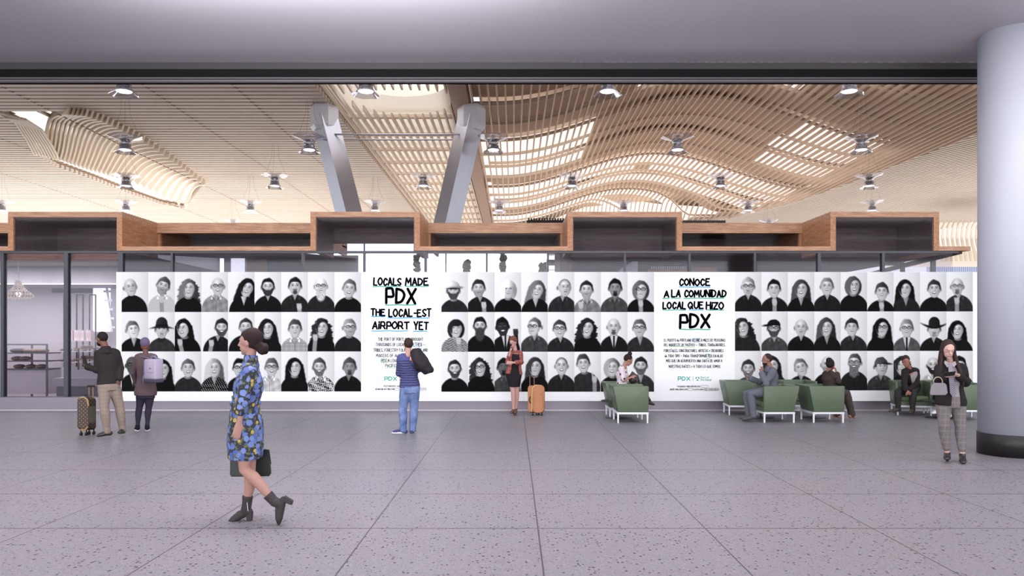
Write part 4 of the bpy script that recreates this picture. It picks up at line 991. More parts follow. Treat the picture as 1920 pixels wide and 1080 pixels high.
# ================= PEOPLE
def lerp(a,b,t): return a+(b-a)*t
skin_t={}
def skinm(nm,col):
    col=tuple(int(q*.90) for q in col)
    if nm not in skin_t: skin_t[nm]=mat('skin_'+nm,col,.55,noise=(14,.05))
    return skin_t[nm]
def basis(r,f,u): return Matrix((r,f,u)).transposed()
class Fig:
    """J: joints in world space. f: body forward, hf: head forward."""
    def __init__(s,name,label,J,f,hf=None,k=1.0,vox=.009,skin=None,sex='m',group=None,anchor=None):
        s.J={a:V(b) for a,b in J.items()}; s.k=k; s.vox=vox; s.sex=sex; s.skin=skin
        s.f=V(f).normalized(); s.hf=V(hf or f).normalized()
        J=s.J; s.up=V((0,0,1))
        low=min(v.z for v in J.values())
        a=anchor or V(((J['aL'].x+J['aR'].x)/2,(J['aL'].y+J['aR'].y)/2,0))
        s.root=thing(name,label,'person',a,group)
        s.hm=(J['hL']+J['hR'])/2; s.sm=(J['sL']+J['sR'])/2
        s.rlat_s=(J['sR']-J['sL']).normalized(); s.rlat_h=(J['hR']-J['hL']).normalized()
        s.axis=(s.sm-s.hm).normalized()
    def trings(s,t0,t1,infl=0.0,n=20,prof=None,steps=9):
        """torso rings between pelvis (0) and shoulder line (1); below 0 extends downward"""
        k=s.k; m=s.sex=='m'
        P=prof or ([(-.16,.155,.108),(0,.170,.118),(.12,.165,.112),(.38,.140,.102),(.62,.160,.116),(.85,.172,.108),(1.0,.135,.075),(1.1,.075,.058)] if m else
                   [(-.16,.158,.112),(0,.172,.122),(.12,.160,.112),(.42,.118,.090),(.66,.135,.112),(.72,.140,.122),(.85,.142,.100),(1.0,.118,.070),(1.1,.062,.052)])
        out=[]
        for i in range(steps):
            t=lerp(t0,t1,i/(steps-1))
            for (a,wa,da),(b,wb,db) in zip(P,P[1:]):
                if a<=t<=b or (t<P[0][0] and a==P[0][0]) or (t>P[-1][0] and b==P[-1][0]):
                    q=min(1,max(0,(t-a)/(b-a))); w=lerp(wa,wb,q); d=lerp(da,db,q); break
            lat=s.rlat_h.lerp(s.rlat_s,min(1,max(0,t))).normalized(); fw=s.up.cross(lat); fw=(fw-s.axis*fw.dot(s.axis)).normalized()
            lat=fw.cross(s.axis).normalized()*1
            c=s.hm+(s.sm-s.hm)*t + fw*(.012*k*math.sin(PI*min(1,max(0,t))))
            w=w*k+infl; d=d*k+infl
            out.append([c+lat*(w*math.copysign(abs(math.cos(a))**.85,math.cos(a)))+fw*(d*math.copysign(abs(math.sin(a))**.85,math.sin(a))) for a in [2*PI*j/n for j in range(n)]])
        return out
    def arm(s,m,S,t1=1.0,infl=0.0):
        J=s.J;k=s.k; a,b,c=J['s'+S],J['e'+S],J['w'+S]; q=1.0 if s.sex=='m' else .84
        r=[.058*q*k+infl,.047*q*k+infl,.040*q*k+infl,.041*q*k+infl,.027*q*k+infl*.7]
        pts=[a,lerp(a,b,.5),b,lerp(b,c,.3),c]; 
        if t1<1:
            if t1<=.5: pts=[a,lerp(a,b,t1),lerp(a,b,t1*2)]; r=[r[0],r[1],lerp(r[1],r[2],t1*2)]
            else: pts=[a,lerp(a,b,.5),b,lerp(b,c,(t1-.5)*2)]; r=[r[0],r[1],r[2],r[3]]
        m.tube(pts,r,12,round_ends=True)
        if t1>.55: m.ell(b,r[2]*1.08,r[2]*1.08,r[2]*1.08)
        nb=lerp(s.sm,a,.15)+s.axis*.02
        m.tube([nb,lerp(nb,a,.6)+s.axis*.012,a],[.050*q*k+infl,.052*q*k+infl,.056*q*k+infl],12,round_ends=True)
    def leg(s,m,S,t0=0.0,t1=1.0,infl=0.0,loose=0.0):
        J=s.J;k=s.k; h,kn,a=J['h'+S],J['k'+S],J['a'+S]; q=1.0 if s.sex=='m' else .97
        P=[(0,.092),(.18,.086),(.36,.068),(.5,.055),(.62,.058),(.74,.050),(.9,.036),(1,.036)]
        pts=[];rr=[]
        bk=-s.f
        for t,r in P:
            if t<t0-1e-6 or t>t1+1e-6: continue
            c=lerp(h,kn,t*2) if t<=.5 else lerp(kn,a,t*2-1)
            if .5<t<.85: c=c+bk*.012*k
            pts.append(c); rr.append(r*q*k+infl+(loose*max(0,t-.3)))
        if len(pts)>=2: m.tube(pts,rr,14,round_ends=True)
    def foot(s,m,S,infl=0.0,hgt=1.0):
        J=s.J;k=s.k; a,t=J['a'+S],J['t'+S]
        d=(t-a); fl=V((d.x,d.y,d.z)); heel=a-V((d.x,d.y,0)).normalized()*.045*k; heel.z=a.z-.055*k
        toe=t.copy()
        sole=[heel,lerp(heel,toe,.35),lerp(heel,toe,.72),toe-(toe-heel).normalized()*.02*k]
        m.tube([sole[0]+V((0,0,.022*k)),sole[1]+V((0,0,.032*k)),sole[2]+V((0,0,.022*k)),sole[3]+V((0,0,.018*k))],[(.032*k+infl,.031*k+infl),(.036*k+infl,.034*k+infl),(.026*k+infl,.042*k+infl),(.018*k+infl,.032*k+infl)],12,round_ends=True,ref=(0,0,1))
        m.tube([a,lerp(a,sole[1],.55)+V((0,0,.01))],[.037*k+infl,.036*k+infl],12,round_ends=True)
    def hand(s,m,S,dirv,palm,curl=.35,k2=1.0,spread=.12):
        """dirv: wrist->knuckles; palm: normal the fingers curl toward"""
        w=s.J['w'+S]; k=s.k*k2; d=V(dirv).normalized(); p=V(palm); p=(p-d*p.dot(d)).normalized(); side=d.cross(p).normalized()
        th=side if S=='L' else -side
        M=basis(side,p,d)
        m.tube([w-d*.01,w+d*.03*k,w+d*.085*k],[(.018*k,.024*k),(.016*k,.036*k),(.013*k,.038*k)],12,round_ends=True,ref=p)
        L=(.070,.078,.072,.056)
        for i in range(4):
            o=th*(.028-.0187*i)*k; st=w+d*.088*k+o; dd=(d+th*spread*(1.5-i)*.6).normalized(); c=curl*(1+.12*i)
            p1=st+dd*L[i]*.45*k; d2=(dd*math.cos(c)+p*math.sin(c)).normalized(); p2=p1+d2*L[i]*.32*k; d3=(dd*math.cos(2*c)+p*math.sin(2*c)).normalized(); p3=p2+d3*L[i]*.26*k
            m.tube([st-dd*.015*k,p1,p2,p3],[.0095*k,.009*k,.0082*k,.0072*k],8,round_ends=True)
        st=w+d*.03*k+th*.026*k; q=(d*.75+th*.65+p*.35).normalized(); m.tube([st,st+q*.035*k,st+q*.035*k+(d*.9+p*.35).normalized()*.03*k],[.013*k,.0105*k,.0085*k],8,round_ends=True)
    def head(s,m):
        k=s.k; h=s.J['hd']; u=s.up; f=s.hf; 
        u=(s.up - f*s.up.dot(f)).normalized() if abs(f.z)>.01 else s.up
        r=f.cross(u).normalized(); s.hr,s.hu=r,u
        M=basis(r,f,u); s.HM=M
        m.ell(h+u*.018*k-f*.006*k,.074*k,.094*k,.098*k,M,18,12)
        m.ell(h-u*.048*k+f*.028*k,.054*k,.062*k,.062*k,M,16,10)
        m.ell(h-u*.098*k+f*.066*k,.022*k,.018*k,.016*k,M,10,7)
        m.loft([[h+r*a*k+f*b*k+u*c*k for a,b,c in ring] for ring in ([(-.006,.084,.022),(.006,.084,.022),(.006,.09,.020),(-.006,.09,.020)],[(-.011,.086,-.02),(.011,.086,-.02),(.008,.120,-.024),(-.008,.120,-.024)],[(-.013,.08,-.032),(.013,.08,-.032),(.009,.104,-.036),(-.009,.104,-.036)])])
        m.tube([h+r*-.03*k+f*.082*k+u*.028*k,h+f*.090*k+u*.030*k,h+r*.03*k+f*.082*k+u*.028*k],.008*k,8,round_ends=True)
        m.tube([h+r*-.018*k+f*.078*k-u*.062*k,h+f*.088*k-u*.061*k,h+r*.018*k+f*.078*k-u*.062*k],[.006*k,.010*k,.006*k],8,round_ends=True)
        for q in(-1,1): m.ell(h+r*q*.074*k-f*.008*k-u*.008*k,.010*k,.018*k,.030*k,M,8,7)
        nk=s.J['nk']; rn=.056 if s.sex=='m' else .047
        m.tube([nk-s.axis*.05*k,nk,h-u*.03*k-f*.022*k],[rn*1.15*k,rn*k,rn*k],14,round_ends=True)
    def body(s,hands):
        m=MB(); m.loft(s.trings(-.16,1.02,steps=12))
        for S in 'LR':
            s.arm(m,S); s.leg(m,S); s.foot(m,S)
            h=hands.get(S)
            if h: s.hand(m,S,*h)
            m.ell(s.J['h'+S],.09*s.k,.09*s.k,.09*s.k)
        s.head(m)
        s.bodyo=m.blob('body',s.skin,s.root,s.vox,2,.5)
        s.face()
        return s
    def face(s,lip=(150,92,86),brow=(46,34,30)):
        k=s.k;h=s.J['hd'];r,u,f=s.hr,s.hu,s.hf
        for q in(-1,1):
            m=MB(); c=h+r*q*.030*k+f*.0765*k+u*.004*k; m.ell(c,.0105*k,.008*k,.0044*k,s.HM,10,7); m.build('eye',eyew,s.root,smooth=True)
            m=MB(); m.ell(c+f*.006*k,.0062*k,.0045*k,.0046*k,s.HM,8,6); m.build('iris',eyed,s.root,smooth=True)
            m=MB(); m.tube([c+u*.021*k-r*.014*k+f*.002*k,c+u*.025*k+f*.006*k,c+u*.020*k+r*.015*k+f*.001*k],.0032*k,6,round_ends=True); m.build('eyebrow',browm,s.root,smooth=True)
        m=MB(); m.tube([h-r*.022*k+f*.080*k-u*.060*k,h+f*.0935*k-u*.0585*k,h+r*.022*k+f*.080*k-u*.060*k],[.003*k,.0062*k,.003*k],8,round_ends=True); m.build('lips',lipm,s.root,smooth=True)
    def hair_cap(s,mm,back=.02,up=.02,sc=1.0,extra=None,name='hair',side=.0,it=2,low=0.0):
        k=s.k;h=s.J['hd'];r,u,f=s.hr,s.hu,s.hf; m=MB()
        m.ell(h+u*(.018+up)*k-f*(.006+back)*k,.081*k*sc+side,.096*k*sc,(.098+low)*k*sc,s.HM,18,12)
        if extra: extra(m,h,r,u,f,k)
        return m.blob(name,mm,s.root,.008,it,.5)
    def top(s,mm,t0=0.0,t1=1.0,sleeve=.97,infl=.014,name='jacket',sl_infl=None,it=4,extra=None,disp=(.12,.012),prof=None):
        m=MB(); m.loft(s.trings(t0,t1,infl,steps=12,prof=prof))
        for S in 'LR':
            sl=sleeve[S] if isinstance(sleeve,dict) else sleeve
            if sl: s.arm(m,S,sl,(infl if sl_infl is None else sl_infl))
        if extra: extra(m,s)
        return m.blob(name,mm,s.root,s.vox,it,.6,disp=disp)
    def pants(s,mm,infl=.012,loose=.0,t1=1.0,name='trousers',top=.18,disp=(.12,.010)):
        m=MB(); m.loft(s.trings(-.18,top,infl,steps=6))
        for S in 'LR':
            s.leg(m,S,0,t1,infl,loose); m.ell(s.J['h'+S],.092*s.k+infl,.092*s.k+infl,.092*s.k+infl)
        return m.blob(name,mm,s.root,s.vox,4,.6,disp=disp)
    def shoe(s,mm,infl=.008,heel=0.0,high=0.0,name='shoe',sole=None):
        for S in 'LR':
            m=MB(); s.foot(m,S,infl)
            a,t=s.J['a'+S],s.J['t'+S]
            if high: m.tube([a-V((0,0,.03)),a+(s.J['k'+S]-a).normalized()*high],[.040*s.k+infl,.043*s.k+infl],14,round_ends=False)
            o=m.blob(name,mm,s.root,min(s.vox,.008),3,.5)
            d=V((t.x-a.x,t.y-a.y,0)).normalized(); hb=a-d*.03*s.k
            if heel:
                m=MB(); zt=a.z-.06*s.k; m.tube([hb+V((0,0,zt-hb.z+.02)),hb+V((0,0,zt-hb.z-heel))-d*.004],[.022*s.k,.016*s.k],10); m.build('heel',mm,o)
            if sole:
                m=MB(); z=min(t.z,a.z-.055*s.k)-.004
                c=lerp(hb,t,.52); L=(t-hb).length/2+.02; sd=V((-d.y,d.x,0))
                m.loft([[V((c.x,c.y,max(0.001,z)+zz))+d*L*math.cos(2*PI*j/18)+sd*.047*s.k*math.sin(2*PI*j/18) for j in range(18)] for zz in (0,.024)]); m.build('sole',sole,o)
eyew=mat('eye_white',(226,220,216),.3); eyed=mat('iris_dark',(44,30,24),.2); browm=mat('brow_dark',(44,32,28),.8); lipm=mat('lip_rose',(158,98,92),.5)
def hairm(nm,col):
    col=tuple(int(q*.74) for q in col); return mat('hair_'+nm,col,.7,spec=.15,noise=(60,.35),bump=(90,.4,.004))
def cloth(nm,col,rough=.85,nz=(120,.10),**k):
    col=tuple(int(q*.74) for q in col); return mat(nm,col,rough,noise=nz,bump=(14,.25,.01),spec=.08,**k)
dark_hair=hairm('dark_brown',(58,42,42)); black_hair=hairm('black',(40,34,36)); red_hair=hairm('auburn',(150,92,72)); brown_hair=hairm('brown',(74,54,48))
leather_b=mat('dark_leather',(36,33,33),.4)
def plaid_fn(c1,c2,s=24):
    def fn(nt,b):
        g=N(nt); x,y,z=g.sep(g.pos('Object')); 
        a=g.math('ABSOLUTE',g.math('SINE',g.math('MULTIPLY',x,s*3))); d=g.math('ABSOLUTE',g.math('SINE',g.math('MULTIPLY',z,s*2)))
        l=g.math('MAXIMUM',g.math('GREATER_THAN',a,.93),g.math('GREATER_THAN',d,.93))
        n=g.noise(g.pos('Object'),160,2)
        f=g.math('ADD',g.math('MULTIPLY',l,.45),g.math('MULTIPLY',n,.4)); nt.links.new(g.mix(f,C(*c1),C(*c2)),b.inputs['Base Color'])
    return fn
# ---- person A: man with phone, left
def JP(Y,**pts):
    """photo position plus depth offset (metres beyond the standing plane)"""
    return {k:W(v[0],v[1],Y+(v[2] if len(v)>2 else 0)) for k,v in pts.items()}
Y=13.16
a=Fig('person','man in dark sweater and beige checked trousers looking at a phone, beside brown suitcase',JP(Y,hd=(190.5,635.5),nk=(198,652,.02),sL=(186,663,-.04),sR=(217,662,.12),eL=(181,693,-.05),wL=(164,688,-.12),eR=(226,690,.14),wR=(224,710,.0),hL=(196,722,-.03),hR=(213,722,.06),kL=(195.5,764,-.10),kR=(224,764,.10),aL=(201,809,-.05),aR=(230,806,.16),tL=(182,819,-.14),tR=(224,813,-.02)),(-.55,.8,0),(-.94,.34,-.12),1.0,skin=skinm('brown',(128,86,70)))
a.body({'L':((-.75,.1,.6),(.3,.6,.4),.9),'R':((-.2,.3,-1),(-.8,.4,0),.5)})
a.top(cloth('dark_sweater',(62,58,58)),t0=.02,t1=1.02,infl=.020,name='sweater',extra=lambda m,s:m.tube([s.J['nk']-s.axis*.10,s.J['nk']-s.axis*.02,s.J['nk']+s.axis*.025],[.12,.088,.074],16))
a.pants(mat('beige_check',(164,146,136),.85,fn=plaid_fn((122,108,99),(140,124,115))),infl=.016,loose=.012)
a.shoe(leather_b,.008)
a.hair_cap(hairm('cropped',(46,38,36)),back=.018,up=.012,sc=.985)
m=MB(); h=a.J['hd']; k=1
m.ell(h-a.hu*.072+a.hf*.042,.056,.055,.050,a.HM,14,9); m.build('beard',hairm('beard_black',(40,32,32)),a.root,smooth=True)
def phone(loc,d1,d2,label,s=1.0):
    d1=V(d1).normalized(); d2=V(d2); d2=(d2-d1*d2.dot(d1)).normalized(); n=d1.cross(d2)
    t=thing('mobile_phone',label,'phone',loc)
    c=V(loc); m=MB(); q=[c+d1*a*.074*s+d2*b*.037*s for a,b in ((-1,-1),(1,-1),(1,1),(-1,1))]; m.prism([p-n*.004 for p in q],n*.008); m.build('case',black,t,bevel=.003)
    m=MB(); q=[c+d1*a*.068*s+d2*b*.033*s+n*.0046 for a,b in ((-1,-1),(1,-1),(1,1),(-1,1))]; m.quad(*q); m.build('screen',mat('screen_black',(14,14,18),.15),t,fix=False)
phone(W(158.5,675,Y-.13),(-.35,.2,1),(.5,.8,0),'black phone held up by the man in the dark sweater')
# ---- person B: woman with backpack
Y=14.05
b=Fig('person','woman in purple beanie, mauve sweater and dark leggings seen from behind, wearing a backpack',JP(Y,hd=(272.5,647,.02),nk=(273,661),sL=(259.5,671,.0),sR=(288,671,.0),eL=(250.5,698,.06),wL=(256,715,.18),eR=(291,698,.1),wR=(284,714,.2),hL=(265.5,735),hR=(280.5,735),kL=(261.5,764,.02),kR=(279,764,.04),aL=(258,799,.0),aR=(276,799,.03),tL=(256,806,.17),tR=(276.5,806,.2)),(0,1,0),(-.1,1,.05),.97,skin=skinm('dark',(110,66,52)),sex='f')
b.body({'L':((.3,.8,.3),(1,0,0),.6),'R':((-.3,.8,.3),(-1,0,0),.6)})
b.top(cloth('mauve_sweater',(128,106,112)),t0=-.10,t1=.98,infl=.030,name='sweater')
b.pants(cloth('dark_leggings',(72,66,84)),infl=.005,name='leggings')
b.shoe(cloth('black_canvas',(42,38,52)),.008,name='sneaker',sole=mat('white_rubber',(210,200,214),.6))
b.hair_cap(cloth('beanie_knit',(140,122,156)),back=.012,up=.03,sc=1.04,name='beanie')
m=MB(); h=b.J['hd']; m.ell(h-b.hu*.035-b.hf*.045,.062,.04,.045,b.HM,12,8); m.build('hair',red_hair,b.root,smooth=True)
bp=thing('backpack','pale lilac backpack hanging on the back of the woman in the beanie','backpack',W(288,717,Y-.22))
R=Matrix.Rotation(math.radians(-24),3,'Z'); bc=W(288,694,Y-.24)
pk=mat('lilac_canvas',(166,156,176),.8,noise=(90,.08)); pkd=mat('slate_canvas',(120,120,146),.8,noise=(90,.08)); pkb=mat('charcoal_canvas',(66,62,78),.8)
def rb(m,x0,x1,y0,y1,z0,z1): m.loft([[bc+R@V((x,y,z)) for x,y in ((x0,y0),(x1,y0),(x1,y1),(x0,y1))] for z in (z0,z1)])
m=MB(); rb(m,-.13,.15,-.10,.09,-.165,.20); m.build('pack_body',pk,bp,bevel=.03,smooth=True)
m=MB(); rb(m,-.155,-.125,-.085,.085,-.165,.17); m.build('side_panel',pkd,bp,bevel=.01)
m=MB(); rb(m,-.14,.155,-.108,.09,-.22,-.155); m.build('base_panel',pkb,bp,bevel=.015)
m=MB(); rb(m,-.03,.115,-.112,-.10,-.04,.10); m.build('front_pocket',pk,bp,bevel=.005)
m=MB(); rb(m,.02,.045,-.116,-.112,.028,.045); m.build('blue_patch',mat('patch_blue',(60,70,150),.7),bp,label='small blue and red patch')
m=MB(); rb(m,.048,.068,-.116,-.112,.022,.040); m.build('red_patch',mat('patch_red',(190,70,70),.7),bp)
m=MB(); m.tube([bc+R@V(p) for p in ((-.10,.03,.19),(-.07,.03,.245),(0,.03,.25),(.04,.03,.2))],.014,8); m.build('grab_handle',pkd,bp)
for sx,px in ((-.08,264),(.10,284)):
    m=MB(); m.tube([bc+R@V((sx,.08,.19)),W(px,668,Y-.05),W(px,666,Y+.04),W(px,674,Y+.13)],[(.006,.024)]*4,8); m.build('shoulder_strap',pkd,bp)
m=MB(); m.tube([bc+R@V(p) for p in ((-.17,-.02,-.02),(-.19,-.06,-.12),(-.15,-.09,-.24),(-.13,-.06,-.14))],.009,6); m.build('loose_strap',pkd,bp)
# ---- person C: striding woman, foreground
Y=7.086
c=Fig('person','woman striding left in a blue flowered dress and dark ankle boots, hair in a bun',JP(Y,hd=(468,642,.0),nk=(470,668,.01),sL=(467,697,-.15),sR=(473,697,.15),eL=(455,754,-.20),wL=(449,792,-.20),eR=(455,752,.22),wR=(452,800,.22),hL=(460,800,-.07),hR=(464,800,.08),kL=(459,880,-.06),kR=(468,886,.08),aL=(514,940,-.04),aR=(463,946,.10),tL=(523,978,-.03),tR=(432,978,.12)),(-1,0,0),(-.98,.15,-.03),1.0,vox=.007,skin=skinm('tan',(178,134,120)),sex='f')
# boots: the trailing foot stands on its toe, heel raised
m=MB()
c.foot_keep=c.foot
def foot_c(m,S,infl=0.0,hgt=1.0):
    J=c.J; a,t=J['a'+S],J['t'+S]
    if S=='L': heel=W(531,937,Y-.04)
    else: heel=W(467.5,959,Y+.11)
    mid=lerp(heel,t,.55); mid=lerp(mid,a,.18)
    m.tube([heel,mid,lerp(mid,t,.75),t],[(.022+infl,.026+infl),(.034+infl,.032+infl),(.024+infl,.038+infl),(.013+infl,.024+infl)],14,round_ends=True,ref=(a-heel))
    m.tube([a,lerp(a,lerp(heel,mid,.5),.8)],[.036+infl,.036+infl],12,round_ends=True)
c.foot=foot_c
c.body({'L':((-.22,-.05,-1),(-.4,.9,0),.28),'R':((-.05,0,-1),(-.6,-.6,0),1.1)})
def floral(nt,bb):
    g=N(nt); p=g.pos('Object'); v=g.vor(p,19); cc=g.sep(v.outputs['Color'],True)
    pet=g.math('MULTIPLY_ADD',g.noise(p,60,2),.36,.38)
    isy=g.math('GREATER_THAN',cc[0],.76); pet=g.math('MULTIPLY',pet,g.math('MULTIPLY_ADD',isy,-.35,1.0))
    fl=g.math('LESS_THAN',v.outputs['Distance'],pet)
    blue_=g.mix(cc[1],C(58,76,140),C(108,126,182)); yl=C(172,146,72)
    fcol=g.mix(isy,blue_,yl)
    cen=g.math('LESS_THAN',v.outputs['Distance'],.09); fcol=g.mix(g.math('MULTIPLY',cen,.6),fcol,C(40,46,92))
    base=g.mix(g.math('GREATER_THAN',g.noise(p,34,2),.55),C(30,32,46),C(84,92,58))
    nt.links.new(g.mix(fl,base,fcol),bb.inputs['Base Color'])
fm_=mat('flowered_fabric',(70,80,150),.7,bump=(12,.35,.012),fn=floral)
m=MB(); m.loft(c.trings(.28,1.02,.018,steps=10))
for S in 'LR': c.arm(m,S,.72,.022)
hm=[W(461,845,Y),W(460,862,Y)]
rg=c.trings(-.1,.32,.022,steps=5)
def oring(ctr,w,d,n=20): return [ctr+V((-w*math.sin(2*PI*j/n+PI/2)*-1*0,0,0))+V((d*math.cos(2*PI*j/n),w*math.sin(2*PI*j/n),0)) for j in range(n)]
m.loft([oring(W(460,859,Y),.185,.150),oring(W(460,845,Y),.19,.155),oring(W(461,815,Y),.195,.158),oring(W(461,790,Y),.190,.150),oring(W(460,768,Y),.165,.128),oring(W(460,754,Y),.14,.118),oring(W(461,742,Y),.14,.122)])
m.tube([c.J['nk']-V((0,0,.11)),c.J['nk']-V((0,0,.05)),c.J['nk']+V((0.004,0,.012))],[.080,.072,.060],16)
dress=m.blob('dress',fm_,c.root,.007,4,.6,disp=(.09,.020))
m=MB(); m.loft([[p+V((0,0,zz)) for p in oring(W(460,756,Y),.150*q,.130*q)] for zz,q in ((-.02,1.0),(-.012,1.04),(.012,1.04),(.02,1.0))]); m.build('sash',fm_,c.root,smooth=True)
bootm=mat('suede_boot',(48,41,42),.75,noise=(120,.1))
for S in 'LR':
    m=MB(); foot_c(m,S,.009); a_=c.J['a'+S]; kd=(c.J['k'+S]-a_).normalized()
    m.tube([a_-kd*.03,a_+kd*.035,a_+kd*.085],[.042,.046,.050],16); o=m.blob('ankle_boot',bootm,c.root,.006,3,.5)
    m=MB()
    if S=='R': m.loft([[W(468.5,960,Y+.11)+V((dx*q,dy*q,0)) for dx,dy in ((-.032,-.028),(.024,-.028),(.024,.028),(-.032,.028))]for q in(1,)]+[[V((W(468,975,Y+.11).x+dx,Y+.11+dy,.002)) for dx,dy in ((-.02,-.022),(.02,-.022),(.02,.022),(-.02,.022))]])
    else:
        hh=W(534,936,Y-.04); dd=V((.070,0,-.030)); m.loft([[hh+V((.0,s*.026,.030)) for s in(-1,1)]+[hh+V((.012,s*.026,-.030)) for s in(1,-1)],[hh+dd+V((.004,s*.022,.016)) for s in(-1,1)]+[hh+dd+V((-.004,s*.022,-.020)) for s in(1,-1)]])
    m.build('block_heel',bootm,o)
    m=MB()
    if S=='R':
        m.beam(W(463,938,Y+.11-.052),W(465,958,Y+.11-.052),.006,.006); m.build('zip',steel,o)
    else: m.bm.free()
def bun(m,h,r,u,f,k):
    m.tube([h+u*.06+f*.02,h-f*.05-u*.01,h-f*.085-u*.035],[.06,.075,.045],14,round_ends=True)
    bc_=h-f*.128-u*.062
    for q in range(9):
        a_=2*PI*q/9; m.ell(bc_+f*.026*math.cos(a_)+u*.028*math.sin(a_)+r*.012*math.cos(3*a_),.040,.030,.030,c.HM,12,8)
    m.ell(bc_,.050,.040,.040,c.HM,12,8)
c.hair_cap(hairm('chestnut',(56,40,38)),back=.024,up=.020,sc=1.02,extra=bun)
hb=thing('handbag','dark green leather handbag hanging at the knees of the woman in the flowered dress','handbag',W(469,894,Y+.26))
bagm=mat('green_black_leather',(30,35,31),.4,bump=(60,.2,.003))
def PX(px,py,dy): return W(px,py,Y+dy)
m=MB(); m.loft([[PX(431,890,dy),PX(432,848,dy),PX(437,845,dy),PX(500,842,dy),PX(506,848,dy),PX(509,887,dy),PX(505,893,dy),PX(434,894,dy)] for dy in (.20,.30)]); m.build('bag_body',bagm,hb,bevel=.008)
m=MB(); m.loft([[PX(470,842,dy),PX(505,843,dy),PX(509,870,dy),PX(470,868,dy)] for dy in (.192,.2)]); m.build('flap',bagm,hb)
m=MB(); m.tube([PX(440,845,.25),PX(443,828,.25),PX(455,818,.25),PX(468,828,.25),PX(472,843,.25)],.009,8); m.build('handle',bagm,hb)
m=MB(); m.ell(PX(432,850,.24),.02,.02,.03); m.build('clasp',black,hb,smooth=True)
# ---- person D: man in jeans with jacket over shoulder
Y=13.7
d=Fig('person','man in blue striped sweater and jeans facing the English text of the mural',JP(Y,hd=(765,647.5,.02),nk=(766,661),sL=(751.5,671.5,.0),sR=(778,671,.02),eL=(747.5,700,.02),wL=(757,705,.22),eR=(785,692,.02),wR=(776,680,-.14),hL=(760.5,727),hR=(776.5,727),kL=(755.5,765,.02),kR=(776.5,765,.03),aL=(756,806,.0),aR=(773.5,806,.05),tL=(737,811.5,-.02),tR=(778,811,.18)),(-.12,1,0),(-.45,.9,0),.98,skin=skinm('light',(206,158,142)))
d.body({'L':((.3,.9,.2),(1,0,0),.7),'R':((-.2,-.6,.5),(-1,.4,0),1.0)})
def stripes(nt,bb):
    g=N(nt); x,y,z=g.sep(g.pos('Object')); n=g.noise(g.pos('Object'),9,2)
    sn=g.math('SINE',g.math('MULTIPLY',g.math('ADD',z,g.math('MULTIPLY',n,.05)),150)); lowz=g.math('LESS_THAN',z,1.30)
    f=g.math('MULTIPLY',g.math('GREATER_THAN',sn,.15),lowz)
    nt.links.new(g.mix(f,C(68,72,122),C(38,38,66)),bb.inputs['Base Color'])
d.top(mat('striped_knit',(80,84,150),.85,bump=(30,.3,.01),fn=stripes),t0=.02,t1=1.02,infl=.018,name='sweater')
def denim(nt,bb):
    g=N(nt); p=g.pos('Object'); f=g.math('MULTIPLY_ADD',g.noise(p,7,4),2.4,-.75); nt.links.new(g.mix(f,C(62,82,130),C(120,138,176)),bb.inputs['Base Color'])
d.pants(mat('denim',(92,116,170),.85,bump=(40,.3,.008),fn=denim),infl=.016,loose=.020,name='jeans',t1=1.0)
d.shoe(cloth('blue_canvas',(84,92,142)),.008,name='sneaker',sole=mat('pale_rubber',(206,200,206),.6))
d.hair_cap(brown_hair,back=.022,up=.020,sc=1.02)
jk=thing('jacket','dark grey jacket slung over the right shoulder of the man in jeans','jacket',W(790,690,Y-.2))
m=MB(); m.tube([W(776,663,Y-.02),W(781,664,Y-.13),W(788,672,Y-.2),W(795,684,Y-.2),W(803,692,Y-.18),W(809,694,Y-.15)],[(.07,.06),(.12,.12),(.10,.155),(.10,.150),(.08,.10),(.05,.05)],14,round_ends=True)
m.tube([W(779,672,Y-.16),W(786,688,Y-.18),W(796,697,Y-.18)],[(.06,.08),(.08,.11),(.05,.06)],12,round_ends=True)
m.blob('draped_cloth',cloth('charcoal_jacket',(64,60,64)),jk,.012,3,.6,disp=(.16,.05))
# ---- person E: woman on phone by the mural
Y=17.0
e=Fig('person','red haired woman in rust cardigan and black dress talking on a phone, beside tan suitcase',JP(Y,hd=(962,642,.0),nk=(966,656,.03),sL=(975,663,.02),sR=(957.5,664,.0),eL=(977.5,679,-.05),wL=(962,680,-.20),eR=(952,678,-.10),wR=(956.5,660,-.14),hL=(968.5,703,.02),hR=(958.5,703),kL=(969,737,.02),kR=(962.5,737,-.04),aL=(967,768,.06),aR=(963,769,.0),tL=(966,775,-.14),tR=(958.5,774.5,-.18)),(-.25,-1,0),(-.5,-.85,-.35),.98,skin=skinm('rosy',(206,158,148)),sex='f')
e.body({'L':((-1,-.2,0),(0,1,0),.5),'R':((.15,-.05,1),(.8,.2,0),.9)})
def dressE(s,mm):
    m=MB(); m.loft(s.trings(-.16,1.0,.012,steps=10)); c0=W(964.3,724,Y); 
    def og(px,py,w,dd): 
        q=W(px,py,Y+.01); return [q+V((w*math.cos(2*PI*j/20),dd*math.sin(2*PI*j/20),0)) for j in range(20)]
    m.loft([og(964.3,725,.130,.16),og(964,712,.152,.16),og(964,703,.170,.15),og(964.5,694,.160,.12)]); return m.blob('dress',mm,s.root,.01,4,.6)
dressE(e,cloth('black_dress',(50,46,50)))
def cardi(m,s):
    pass
m=MB()
rings=e.trings(.04,1.0,.030,n=24,steps=12)
